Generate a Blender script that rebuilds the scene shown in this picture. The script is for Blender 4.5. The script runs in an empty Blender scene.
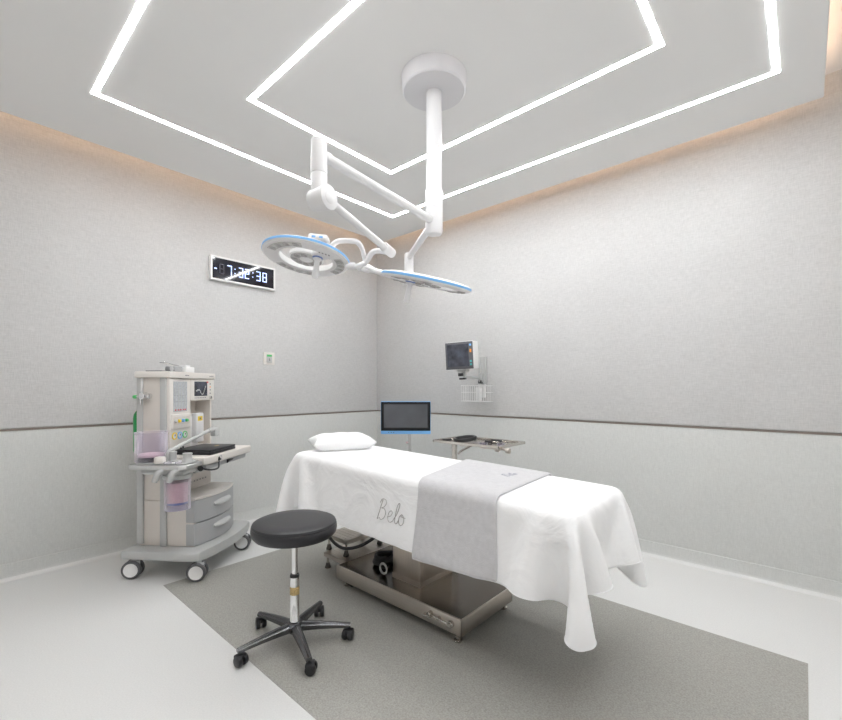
import bpy, bmesh, math, random
import numpy as np
from mathutils import Vector, Matrix
from mathutils.bvhtree import BVHTree
random.seed(7)
SC = bpy.context.scene
COL = SC.collection
PI = math.pi

# ------------------------------------------------------------------ camera
F, CX, CY, YAW = 430.66, 421.0, 387.77, 0.7285
CS, CC = math.sin(YAW), math.cos(YAW)
EYE = 1.30
cam = bpy.data.cameras.new('camera'); cam.sensor_width = 36; cam.lens = F * 36 / 842
cam.shift_y = (CY - 360) / 842; cam.clip_start = 0.02
co = bpy.data.objects.new('camera', cam); COL.objects.link(co)
co.location = (0, 0, EYE); co.rotation_euler = (PI / 2, 0, YAW); SC.camera = co


def at(px, py, dep):
    """photo measurement + distance in metres -> point in the room"""
    u = (px - CX) / F; v = -(py - CY) / F
    return Vector(((CC * u - CS) * dep, (CS * u + CC) * dep, EYE + v * dep))


# ------------------------------------------------------------------ materials
def nodes(name):
    m = bpy.data.materials.new(name); m.use_nodes = True
    nt = m.node_tree; b = nt.nodes['Principled BSDF']
    return m, nt, b


def mat(name, col, rough=.5, metal=0., spec=.5, coat=0., bump=None, vary=None, aniso=None, sheen=0., wrinkle=0.):
    """bump=(scale, strength, distance); vary=(scale, amount) gentle colour variation"""
    m, nt, b = nodes(name)
    b.inputs['Base Color'].default_value = (*col, 1)
    b.inputs['Roughness'].default_value = rough
    b.inputs['Metallic'].default_value = metal
    b.inputs['Specular IOR Level'].default_value = spec
    b.inputs['Coat Weight'].default_value = coat
    b.inputs['Sheen Weight'].default_value = sheen
    tc = nt.nodes.new('ShaderNodeTexCoord')
    if vary:
        n = nt.nodes.new('ShaderNodeTexNoise'); n.inputs['Scale'].default_value = vary[0]; n.inputs['Detail'].default_value = 4
        r = nt.nodes.new('ShaderNodeValToRGB'); a = vary[1]
        r.color_ramp.elements[0].position = .3; r.color_ramp.elements[1].position = .7
        r.color_ramp.elements[0].color = (*[c * (1 - a) for c in col], 1)
        r.color_ramp.elements[1].color = (*[min(1, c * (1 + a)) for c in col], 1)
        nt.links.new(tc.outputs['Object'], n.inputs['Vector']); nt.links.new(n.outputs['Fac'], r.inputs['Fac'])
        nt.links.new(r.outputs['Color'], b.inputs['Base Color'])
    if bump:
        n = nt.nodes.new('ShaderNodeTexNoise'); n.inputs['Scale'].default_value = bump[0]; n.inputs['Detail'].default_value = 3
        bp = nt.nodes.new('ShaderNodeBump'); bp.inputs['Strength'].default_value = bump[1]; bp.inputs['Distance'].default_value = bump[2]
        nt.links.new(tc.outputs['Object'], n.inputs['Vector']); nt.links.new(n.outputs['Fac'], bp.inputs['Height'])
        nt.links.new(bp.outputs['Normal'], b.inputs['Normal'])
    if wrinkle:
        n2 = nt.nodes.new('ShaderNodeTexNoise'); n2.inputs['Scale'].default_value = 5; n2.inputs['Detail'].default_value = 4; n2.inputs['Distortion'].default_value = 1.2
        b2 = nt.nodes.new('ShaderNodeBump'); b2.inputs['Strength'].default_value = wrinkle; b2.inputs['Distance'].default_value = .02
        nt.links.new(tc.outputs['Object'], n2.inputs['Vector']); nt.links.new(n2.outputs['Fac'], b2.inputs['Height'])
        nt.links.new(b2.outputs['Normal'], bp.inputs['Normal'])
    return m


def weave(name, col, amt=.05, sc=170):
    """woven wall covering: fine threads crossing, both as colour and relief"""
    m, nt, b = nodes(name)
    b.inputs['Roughness'].default_value = .85; b.inputs['Specular IOR Level'].default_value = .25
    tc = nt.nodes.new('ShaderNodeTexCoord')
    hs = []
    for s in ((1, 1, 9), (7, 7, 1)):
        mp = nt.nodes.new('ShaderNodeMapping'); mp.inputs['Scale'].default_value = s
        n = nt.nodes.new('ShaderNodeTexNoise'); n.inputs['Scale'].default_value = sc / 7; n.inputs['Detail'].default_value = 3
        nt.links.new(tc.outputs['Object'], mp.inputs['Vector']); nt.links.new(mp.outputs['Vector'], n.inputs['Vector'])
        hs.append(n)
    ad = nt.nodes.new('ShaderNodeMath'); ad.operation = 'ADD'
    nt.links.new(hs[0].outputs['Fac'], ad.inputs[0]); nt.links.new(hs[1].outputs['Fac'], ad.inputs[1])
    big = nt.nodes.new('ShaderNodeTexNoise'); big.inputs['Scale'].default_value = 2.2; big.inputs['Detail'].default_value = 5
    nt.links.new(tc.outputs['Object'], big.inputs['Vector'])
    ad2 = nt.nodes.new('ShaderNodeMath'); ad2.operation = 'MULTIPLY_ADD'; ad2.inputs[1].default_value = .35
    nt.links.new(big.outputs['Fac'], ad2.inputs[0]); nt.links.new(ad.outputs[0], ad2.inputs[2])
    r = nt.nodes.new('ShaderNodeMapRange'); r.inputs['From Min'].default_value = .85; r.inputs['From Max'].default_value = 1.5
    nt.links.new(ad2.outputs[0], r.inputs['Value'])
    mx = nt.nodes.new('ShaderNodeMix'); mx.data_type = 'RGBA'
    mx.inputs[6].default_value = (*[c * (1 - amt) for c in col], 1); mx.inputs[7].default_value = (*[c * (1 + amt) for c in col], 1)
    nt.links.new(r.outputs['Result'], mx.inputs[0]); nt.links.new(mx.outputs[2], b.inputs['Base Color'])
    bp = nt.nodes.new('ShaderNodeBump'); bp.inputs['Strength'].default_value = .35; bp.inputs['Distance'].default_value = .002
    nt.links.new(ad.outputs[0], bp.inputs['Height']); nt.links.new(bp.outputs['Normal'], b.inputs['Normal'])
    return m


def speckle(name, col, amt, scale, rough):
    m, nt, b = nodes(name)
    b.inputs['Roughness'].default_value = rough; b.inputs['Specular IOR Level'].default_value = .4
    tc = nt.nodes.new('ShaderNodeTexCoord')
    v = nt.nodes.new('ShaderNodeTexNoise'); v.inputs['Scale'].default_value = scale; v.inputs['Detail'].default_value = 4
    v.inputs['Roughness'].default_value = .7
    nt.links.new(tc.outputs['Object'], v.inputs['Vector'])
    r = nt.nodes.new('ShaderNodeMapRange'); r.inputs['From Min'].default_value = .35; r.inputs['From Max'].default_value = .65
    nt.links.new(v.outputs['Fac'], r.inputs['Value'])
    mx = nt.nodes.new('ShaderNodeMix'); mx.data_type = 'RGBA'
    mx.inputs[6].default_value = (*[c * (1 - amt) for c in col], 1); mx.inputs[7].default_value = (*[min(1, c * (1 + amt)) for c in col], 1)
    nt.links.new(r.outputs['Result'], mx.inputs[0]); nt.links.new(mx.outputs[2], b.inputs['Base Color'])
    return m


def emis(name, col, s):
    m, nt, b = nodes(name)
    b.inputs['Base Color'].default_value = (.8, .8, .8, 1)
    b.inputs['Emission Color'].default_value = (*col, 1); b.inputs['Emission Strength'].default_value = s
    return m


def clear(name, col, gloss=.04):
    """thin clear plastic: tinted see-through shell with a soft gloss"""
    m, nt, b = nodes(name)
    b.inputs['Base Color'].default_value = (*[c * .9 for c in col], 1); b.inputs['Roughness'].default_value = .12
    tr = nt.nodes.new('ShaderNodeBsdfTransparent'); tr.inputs[0].default_value = (*col, 1)
    fr = nt.nodes.new('ShaderNodeLayerWeight'); fr.inputs['Blend'].default_value = .25
    ad = nt.nodes.new('ShaderNodeMath'); ad.operation = 'ADD'; ad.inputs[1].default_value = gloss; ad.use_clamp = True
    mx = nt.nodes.new('ShaderNodeMixShader')
    nt.links.new(fr.outputs['Facing'], ad.inputs[0])
    nt.links.new(ad.outputs[0], mx.inputs[0]); nt.links.new(tr.outputs[0], mx.inputs[1]); nt.links.new(b.outputs[0], mx.inputs[2])
    nt.links.new(mx.outputs[0], nt.nodes['Material Output'].inputs[0])
    return m


def brushed(name, col, rough, axis):
    m, nt, b = nodes(name)
    b.inputs['Metallic'].default_value = 1; b.inputs['Roughness'].default_value = rough
    tc = nt.nodes.new('ShaderNodeTexCoord'); mp = nt.nodes.new('ShaderNodeMapping')
    mp.inputs['Scale'].default_value = axis
    n = nt.nodes.new('ShaderNodeTexNoise'); n.inputs['Scale'].default_value = 12; n.inputs['Detail'].default_value = 3
    nt.links.new(tc.outputs['Object'], mp.inputs['Vector']); nt.links.new(mp.outputs['Vector'], n.inputs['Vector'])
    mx = nt.nodes.new('ShaderNodeMix'); mx.data_type = 'RGBA'
    mx.inputs[6].default_value = (*[c * .85 for c in col], 1); mx.inputs[7].default_value = (*[min(1, c * 1.12) for c in col], 1)
    nt.links.new(n.outputs['Fac'], mx.inputs[0]); nt.links.new(mx.outputs[2], b.inputs['Base Color'])
    mr = nt.nodes.new('ShaderNodeMapRange'); mr.inputs['To Min'].default_value = rough * .8; mr.inputs['To Max'].default_value = rough * 1.3
    nt.links.new(n.outputs['Fac'], mr.inputs['Value']); nt.links.new(mr.outputs['Result'], b.inputs['Roughness'])
    return m


M = dict(
    wall_up=weave('woven_wallcovering_warm_grey', (.565, .560, .555), .095),
    wall_low=weave('vinyl_wallcovering_cool_grey', (.585, .593, .578), .075, 240),
    trim=mat('dark_groove', (.24, .20, .175), .7, bump=(60, .2, .001)),
    paint=mat('white_wall_paint', (.84, .84, .835), .7, spec=.2, bump=(200, .08, .001)),
    ceil=mat('ceiling_paint', (.80, .795, .785), .8, spec=.2, bump=(220, .08, .001)),
    soffit=mat('soffit_paint', (.82, .81, .80), .8, spec=.2, bump=(220, .08, .001)),
    floor=speckle('light_vinyl_floor', (.685, .685, .675), .045, 150, .42),
    mat_=speckle('grey_vinyl_floor', (.345, .338, .310), .20, 140, .45),
    led=emis('led_diffuser', (.97, .985, 1), 33),
    cove=emis('cove_led', (1, .66, .42), 7.5),
    white=mat('white_enamel', (.71, .705, .71), .28, bump=(30, .02, .001)),
    white2=mat('white_plastic', (.78, .775, .77), .4, vary=(6, .01)),
    lampgrey=mat('lamp_face_grey', (.70, .685, .69), .4, vary=(9, .02)),
    covergrey=mat('lamp_cover_white', (.66, .65, .665), .45, vary=(5, .01)),
    lens=mat('led_lens', (.36, .35, .34), .25, vary=(60, .25), coat=.5),
    lensplate=mat('lens_plate', (.52, .505, .50), .2, vary=(50, .1), coat=.6),
    blue=mat('blue_band', (.20, .48, .86), .35, vary=(9, .02)),
    dblue=mat('dark_blue_ring', (.10, .17, .42), .35, vary=(9, .02)),
    cream=mat('cream_enamel', (.71, .675, .635), .4, vary=(5, .015)),
    creamd=mat('cream_panel', (.66, .615, .57), .45, vary=(5, .02)),
    mgrey=mat('machine_grey', (.40, .405, .41), .45, vary=(6, .02)),
    lgrey=mat('light_grey_plastic', (.48, .485, .48), .45, vary=(6, .02)),
    alu=brushed('brushed_aluminium', (.66, .66, .66), .4, (30, 30, 1)),
    dark=mat('dark_rubber', (.025, .025, .027), .5, bump=(90, .1, .001)),
    black=mat('black_plastic', (.018, .018, .02), .35, bump=(120, .05, .001)),
    leather=mat('black_vinyl', (.014, .014, .017), .40, coat=.08, bump=(260, .12, .0008)),
    tyre=mat('grey_tyre', (.085, .085, .09), .55, bump=(80, .1, .001)),
    chrome=mat('chrome', (.80, .80, .80), .12, 1, vary=(4, .03)),
    dchrome=mat('dark_polished_metal', (.13, .13, .135), .22, .8, vary=(5, .05)),
    steel=brushed('brushed_stainless', (.60, .55, .50), .30, (1, 30, 30)),
    steelv=brushed('stainless_panel', (.62, .56, .50), .32, (30, 30, 1)),
    steeltop=brushed('stainless_pan', (.22, .195, .17), .20, (1, 25, 25)),
    steel2=brushed('polished_steel', (.60, .57, .53), .22, (20, 20, 1)),
    sheet=mat('white_cotton', (.88, .88, .885), .9, spec=.15, sheen=.25, bump=(420, .25, .0012), wrinkle=.7),
    towel=mat('grey_terry', (.60, .595, .61), .95, spec=.1, sheen=.35, bump=(330, .8, .004), vary=(40, .05), wrinkle=.3),
    thread=mat('grey_thread', (.40, .38, .37), .8, bump=(500, .3, .0005)),
    threadb=mat('blue_grey_thread', (.42, .43, .50), .8, bump=(500, .3, .0005)),
    pillow=mat('pillow_cotton', (.88, .88, .885), .9, spec=.15, sheen=.2, bump=(300, .15, .001)),
    screen=mat('dark_screen', (.060, .064, .074), .22, coat=.5, vary=(2, .3)),
    screen2=mat('dim_monitor_screen', (.05, .055, .075), .15, coat=.5, vary=(14, .6)),
    display=mat('clock_glass', (.012, .012, .02), .06, coat=.4, vary=(3, .3)),
    digit=emis('clock_digit', (.20, .36, 1.0), 1.15),
    ghost=mat('unlit_digit', (.035, .035, .05), .3, vary=(9, .1)),
    purple=clear('violet_clear_plastic', (.945, .925, .965)),
    clearp=clear('clear_plastic', (.9, .88, .93)),
    pink=speckle('pink_granules', (.66, .50, .50), .25, 260, .9),
    pinkd=mat('pink_bellows', (.72, .56, .58), .5, bump=(60, .1, .001)),
    green=mat('green_bottle', (.01, .28, .07), .35, coat=.3, vary=(6, .05)),
    greenl=mat('green_label', (.10, .50, .16), .4, vary=(6, .05)),
    yellow=mat('yellow_label', (.85, .62, .03), .4, vary=(6, .05)),
    red=mat('red_label', (.60, .02, .04), .4, vary=(6, .05)),
    orange=mat('orange_button', (.90, .35, .05), .4, vary=(6, .05)),
    teal=mat('teal_button', (.05, .45, .42), .4, vary=(6, .05)),
    sticker=mat('tan_sticker', (.50, .36, .16), .5, vary=(200, .4)),
    brassplate=mat('tan_rating_plate', (.40, .30, .20), .45, .2, vary=(300, .35)),
    flow=mat('flow_tube_window', (.50, .52, .545), .15, coat=.5, vary=(70, .14)),
    ink=mat('grey_ink', (.22, .21, .22), .5, vary=(9, .1)),
    wire=mat('white_wire', (.78, .78, .77), .35, vary=(9, .02)),
    rubber=mat('brown_grey_rubber', (.12, .105, .09), .6, vary=(20, .2)),
    bezel=mat('matt_black_bezel', (.010, .010, .012), .6, spec=.2, vary=(5, .1)),
    backing=mat('dark_back', (.10, .10, .11), .5, vary=(9, .05)),
)


# ------------------------------------------------------------------ mesh helpers
def new(): return bmesh.new()


def box(bm, lo, hi, bev=0., seg=2, mx=None, mi=0):
    lo = Vector(lo); hi = Vector(hi); had = set(bm.faces)
    g = bmesh.ops.create_cube(bm, size=1)
    T = Matrix.Translation((lo + hi) / 2) @ Matrix.Diagonal((*[abs(h - l) for h, l in zip(hi, lo)], 1))
    vs = g['verts']; bmesh.ops.transform(bm, matrix=T, verts=vs)
    fs = {f for v in vs for f in v.link_faces}
    if bev:
        es = {e for v in vs for e in v.link_edges}
        r = bmesh.ops.bevel(bm, geom=list(es), offset=bev, segments=seg, affect='EDGES', profile=.5)
        fs = set(bm.faces) - had
        vs = list({v for f in fs for v in f.verts})
    for f in fs: f.material_index = mi
    if mx is not None: bmesh.ops.transform(bm, matrix=mx, verts=vs)
    return vs


def lathe(bm, prof, mx=None, seg=32, mi=0):
    rings = []
    for r, z in prof:
        if r < 1e-6: rings.append([bm.verts.new((0, 0, z))])
        else: rings.append([bm.verts.new((r * math.cos(2 * PI * i / seg), r * math.sin(2 * PI * i / seg), z)) for i in range(seg)])
    fs = []
    for A, B in zip(rings, rings[1:]):
        for i in range(seg):
            j = (i + 1) % seg
            if len(A) == 1 and len(B) == 1: continue
            if len(A) == 1: fs.append(bm.faces.new((A[0], B[j], B[i])))
            elif len(B) == 1: fs.append(bm.faces.new((A[i], A[j], B[0])))
            else: fs.append(bm.faces.new((A[i], A[j], B[j], B[i])))
    for f in fs: f.material_index = mi
    vs = [v for R in rings for v in R]
    if mx is not None: bmesh.ops.transform(bm, matrix=mx, verts=vs)
    return vs


def frame_to(p, q):
    """matrix taking local z to q-p with origin p"""
    d = (Vector(q) - Vector(p)).normalized()
    return Matrix.Translation(p) @ d.to_track_quat('Z', 'Y').to_matrix().to_4x4()


def cyl(bm, p, q, r, r2=None, seg=24, bev=0., mi=0):
    L = (Vector(q) - Vector(p)).length; r2 = r if r2 is None else r2
    if bev: prof = [(0, 0), (r - bev, 0), (r - bev * .3, bev * .3), (r, bev), (r2, L - bev), (r2 - bev * .3, L - bev * .3), (r2 - bev, L), (0, L)]
    else: prof = [(0, 0), (r, 0), (r2, L), (0, L)]
    return lathe(bm, prof, frame_to(p, q), seg, mi)


def spline(pts, n=8):
    P = [Vector(p) for p in pts]; out = []
    if len(P) < 3: return P
    Q = [2 * P[0] - P[1]] + P + [2 * P[-1] - P[-2]]
    for i in range(1, len(Q) - 2):
        a, b, c, d = Q[i - 1:i + 3]
        for k in range(n):
            t = k / n
            out.append(.5 * ((2 * b) + (c - a) * t + (2 * a - 5 * b + 4 * c - d) * t * t + (3 * b - a - 3 * c + d) * t ** 3))
    out.append(P[-1]); return out


def tube(bm, pts, r, seg=10, n=8, radii=None, closed=False, mi=0):
    P = spline(pts, n) if n > 1 else [Vector(p) for p in pts]
    if closed: P = P + [P[0]]
    N = len(P); t0 = (P[1] - P[0]).normalized()
    u = t0.orthogonal().normalized(); rings = []
    for i in range(N):
        t = ((P[min(i + 1, N - 1)] - P[max(i - 1, 0)])).normalized()
        u = (u - t * u.dot(t)).normalized(); w = t.cross(u)
        rr = r if radii is None else radii[0] + (radii[1] - radii[0]) * i / (N - 1)
        rings.append([bm.verts.new(P[i] + (u * math.cos(a) + w * math.sin(a)) * rr) for a in [2 * PI * k / seg for k in range(seg)]])
    for A, B in zip(rings, rings[1:]):
        for i in range(seg):
            f = bm.faces.new((A[i], A[(i + 1) % seg], B[(i + 1) % seg], B[i])); f.material_index = mi
    if not closed:
        bm.faces.new(rings[0][::-1]).material_index = mi; bm.faces.new(rings[-1]).material_index = mi


def prism(bm, poly, z0, z1, bev=0., mi=0, seg=2):
    had = set(bm.faces)
    b = [bm.verts.new((x, y, z0)) for x, y in poly]; t = [bm.verts.new((x, y, z1)) for x, y in poly]
    fs = [bm.faces.new(b[::-1]), bm.faces.new(t)]; n = len(poly)
    for i in range(n): fs.append(bm.faces.new((b[i], b[(i + 1) % n], t[(i + 1) % n], t[i])))
    vs = b + t
    if bev:
        es = [e for f in fs[:2] for e in f.edges]
        r = bmesh.ops.bevel(bm, geom=list(set(es)), offset=bev, segments=seg, affect='EDGES', profile=.5)
        fs = list(set(bm.faces) - had); vs = list({v for f in fs for v in f.verts})
    for f in fs: f.material_index = mi
    return vs


MATX = {}


def obj(name, bm, m, parent=None, world=False, smooth=35, data=None):
    if data is None:
        bmesh.ops.recalc_face_normals(bm, faces=bm.faces)
        if world and parent is not None: bmesh.ops.transform(bm, matrix=world_of(parent).inverted(), verts=bm.verts)
        data = bpy.data.meshes.new(name); bm.to_mesh(data); bm.free()
        data.shade_smooth()
        if smooth: data.set_sharp_from_angle(angle=math.radians(smooth))
        for x in (m if isinstance(m, (list, tuple)) else [m]): data.materials.append(M[x] if isinstance(x, str) else x)
    o = bpy.data.objects.new(name, data); COL.objects.link(o)
    if parent is not None: o.parent = parent
    return o


def world_of(o):
    X = Matrix.Identity(4)
    while o is not None:
        X = o.matrix_basis @ X; o = o.parent
    return X


def tag(o, label, cat, group=None, kind=None):
    o['label'] = label; o['category'] = cat
    if group: o['group'] = group
    if kind: o['kind'] = kind
    return o


def thing(name, label, cat, loc=(0, 0, 0), rotz=0., group=None):
    o = bpy.data.objects.new(name, None); COL.objects.link(o); o.empty_display_size = .1
    o.location = loc; o.rotation_euler = (0, 0, rotz)
    return tag(o, label, cat, group)


def struct(name, bm, m, parent=None, smooth=35):
    o = obj(name, bm, m, parent, smooth=smooth)
    o['kind'] = 'structure'
    return o


# ------------------------------------------------------------------ the room
XL, YB, XR, YF = -4.027, 3.681, .95, -.80          # left wall, back wall, right wall, wall behind the camera
ZP = 3.028; ZC = 3.256                             # dropped ceiling panel underside, soffit

bm = new(); box(bm, (XL - .12, YF - .12, -.08), (XR + .12, YB + .12, 0)); struct('floor', bm, 'floor')
bm = new(); box(bm, (-3.15, .985, 0.0), (.01, 2.727, .0015)); struct('floor', bm, 'mat_')
bm = new(); box(bm, (XL - .12, YF - .12, ZC), (XR + .12, YB + .12, ZC + .1)); struct('ceiling', bm, 'soffit')
bm = new(); box(bm, (-3.752, -.30, ZP), (.083, 3.508, ZP + .085), .004, 1); struct('ceiling', bm, 'ceil')

ZT0, ZT1 = 1.005, 1.019


def wall(side, fix, lo, hi, axis, sgn, c, LO=None, HI=None):
    """padded lower panel, padded upper panel with rolled lower edge, plain strip above"""
    bm = new(); LO, HI = lo, hi

    def slab(z0, z1, dep, mi, bev=0.):
        lo, hi = LO - .05, HI + .05
        if axis == 'x': a, b = (min(fix, fix - sgn * .1), lo, z0), (max(fix, fix - sgn * .1), hi, z1)
        else: a, b = (lo, min(fix, fix - sgn * .1), z0), (hi, max(fix, fix - sgn * .1), z1)
        a = list(a); b = list(b); k = 0 if axis == 'x' else 1
        if sgn > 0: b[k] = fix + dep; a[k] = fix - .1
        else: a[k] = fix - dep; b[k] = fix + .1
        box(bm, a, b, bev, 3, mi=mi)
    slab(0, ZT0, 0, 1, .006)
    slab(ZT1, 3.126, .004, 0, .012)
    slab(3.10, ZC, -.012, 0)
    slab(ZT0 - .02, ZT1 + .02, -.02, 3)
    struct('wall_' + side, bm, ['wall_up', 'wall_low', 'soffit', 'trim'] if side in ('left', 'back') else ['paint', 'paint', 'soffit', 'trim'])
    # coved skirting
    bm = new(); pr = [(0, .11), (.004, .108), (.0045, .035), (.008, .018), (.018, .006), (.034, .0016), (.036, 0), (0, 0)]
    A = [];
    for e in (lo, hi):
        A.append([bm.verts.new((fix + sgn * p, e, z) if axis == 'x' else (e, fix + sgn * p, z)) for p, z in pr])
    n = len(pr)
    for i in range(n): bm.faces.new((A[0][i], A[0][(i + 1) % n], A[1][(i + 1) % n], A[1][i])).material_index = 1 if i in (3, 4, 5) else 0
    bm.faces.new(A[0]); bm.faces.new(A[1][::-1])
    struct('baseboard_' + side, bm, ['wall_low', 'floor'])
    # dark joint line between the panels
    bm = new()
    if axis == 'x': box(bm, (fix - .015 if sgn > 0 else fix - .001, lo, ZT0 + .001), (fix + .001 if sgn > 0 else fix + .015, hi, ZT1 - .001))
    else: box(bm, (lo, fix - .001 if sgn < 0 else fix - .015, ZT0 + .001), (hi, fix + .015 if sgn < 0 else fix + .001, ZT1 - .001))
    struct('trim_%d' % c, bm, 'trim')


wall('left', XL, YF, YB, 'x', 1, 1)
wall('back', YB, XL, XR, 'y', -1, 2)
wall('right', XR, YF, YB, 'x', -1, 3)
wall('front', YF, XL, XR, 'y', 1, 4)


def rect_light(x0, y0, x1, y1, w, label):
    bm = new(); z0, z1 = ZP - .0014, ZP + .002
    for a, b in (((x0, y0), (x1, y0 + w)), ((x0, y1 - w), (x1, y1)), ((x0, y0 + w), (x0 + w, y1 - w)), ((x1 - w, y0 + w), (x1, y1 - w))):
        box(bm, (*a, z0), (*b, z1))
    bmesh.ops.remove_doubles(bm, verts=bm.verts, dist=1e-5)
    t = thing('linear_ceiling_light', label, 'ceiling light', ((x0 + x1) / 2, (y0 + y1) / 2, ZP), 0, 'rectangular light lines in the ceiling')
    obj('diffuser', bm, 'led', t, world=True)
    return t


rect_light(-3.125, .595, -.103, 3.066, .029, 'large outer rectangle of thin glowing white light line set in the ceiling panel')
rect_light(-2.497, 1.232, -.530, 2.436, .029, 'smaller inner rectangle of thin glowing white light line around the surgical lamp mount')

# warm strips lying on top of the dropped panel, by its edges
for k, (a, b, lab) in enumerate((((-3.722, -.24), (-3.707, 3.45), 'warm light strip above the ceiling panel edge along the left wall'),
                ((-3.70, 3.462), (.01, 3.477), 'warm light strip above the ceiling panel edge along the right-hand wall'),
                ((.016, -.24), (.031, 3.43), 'warm light strip above the ceiling panel end at the far right'),
                ((-3.68, -.25), (.01, -.235), 'warm light strip above the ceiling panel edge behind the viewer'))):
    bm = new(); box(bm, (*a, ZP + .085), (*b, ZP + .097), .002, 1)
    o = obj('cove_light_strip', bm, 'cove'); tag(o, lab, 'light strip', 'warm strips above the ceiling panel')

# ------------------------------------------------------------------ surgical light
P0 = at(434, 236, 2.40); colx, coly = P0.x, P0.y
SL = thing('surgical_light', 'white twin-headed surgical lamp hanging from the ceiling on jointed arms', 'surgical light', (colx, coly, ZP))
bm = new(); lathe(bm, [(0, -.085), (.055, -.085), (.060, -.083), (.168, -.083), (.176, -.075), (.180, -.004), (.183, 0), (0, 0)], Matrix.Translation((colx, coly, ZP)), 64)
obj('ceiling_cover', bm, 'covergrey', SL, world=True)
bm = new()
lathe(bm, [(0, 2.40), (.045, 2.40), (.0425, 2.405), (.0415, 3.03), (0, 3.03)], Matrix.Translation((colx, coly, 0)), 40)
obj('column', bm, 'white', SL, world=True)
bm = new()
lathe(bm, [(0, 2.150), (.030, 2.150), (.040, 2.153), (.047, 2.163), (.0485, 2.175), (.0485, 2.294), (.0465, 2.296), (.0485, 2.298), (.0485, 2.395), (.044, 2.404), (0, 2.404)], Matrix.Translation((colx, coly, 0)), 40)
obj('column_sleeve', bm, 'white', SL, world=True)

k1 = at(319, 153, 1.70); k1.z = 2.225
k2 = at(409, 258, 3.05); k2.z = 2.225
for kk in (k1, k2):
    c = Vector((colx, coly, 2.225)); d = (kk - c).normalized()
    bm = new(); cyl(bm, c + d * .02, kk - d * .01, .0215, .0195, 20)
    lathe(bm, [(0, -.004), (.023, -.004), (.023, .012), (.020, .02), (0, .02)], frame_to(kk - d * .05, kk), 20)
    obj('arm', bm, 'white', SL, world=True)


def knuckle(k, ax, spring_to, up_=.055, dn=.225):
    bm = new(); top = k.z + up_
    lathe(bm, [(0, top), (.026, top), (.031, top - .005), (.0325, top - .135), (.0305, top - .137), (.0305, top - .139), (.0315, top - .141), (.0315, top - dn), (0, top - dn)], Matrix.Translation((k.x, k.y, 0)), 32)
    ctr = Vector((k.x, k.y, top - dn - .012)) + Vector((CC, CS, 0)) * .004; ax = Vector(ax).normalized()
    cyl(bm, ctr - ax * .036, ctr + ax * .040, .042, .046, 32, .006)
    cyl(bm, ctr + ax * .040, ctr + ax * .049, .049, .049, 32, .003)
    cyl(bm, ctr + ax * .049, ctr + ax * .051, .026, .024, 32, .0006)
    o = obj('knuckle', bm, 'white', SL, world=True)
    bm = new(); s = ctr + ax * .028; e = Vector(spring_to); d = (e - s).normalized()
    cyl(bm, s, e - d * .06, .0165, .0165, 20); cyl(bm, e - d * .085, e + d * .008, .024, .024, 24, .005)
    obj('spring_arm', bm, 'white', SL, world=True)
    return ctr


J1 = at(391.5, 253, 2.2)
knuckle(k1, Vector((CC, CS, 0)) * .88 + Vector((CS, -CC, 0)) * .48, J1)
J2 = at(360, 267, 2.62)
knuckle(k2, Vector((-CC, -CS, 0)), J2, .025, .165)


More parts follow.
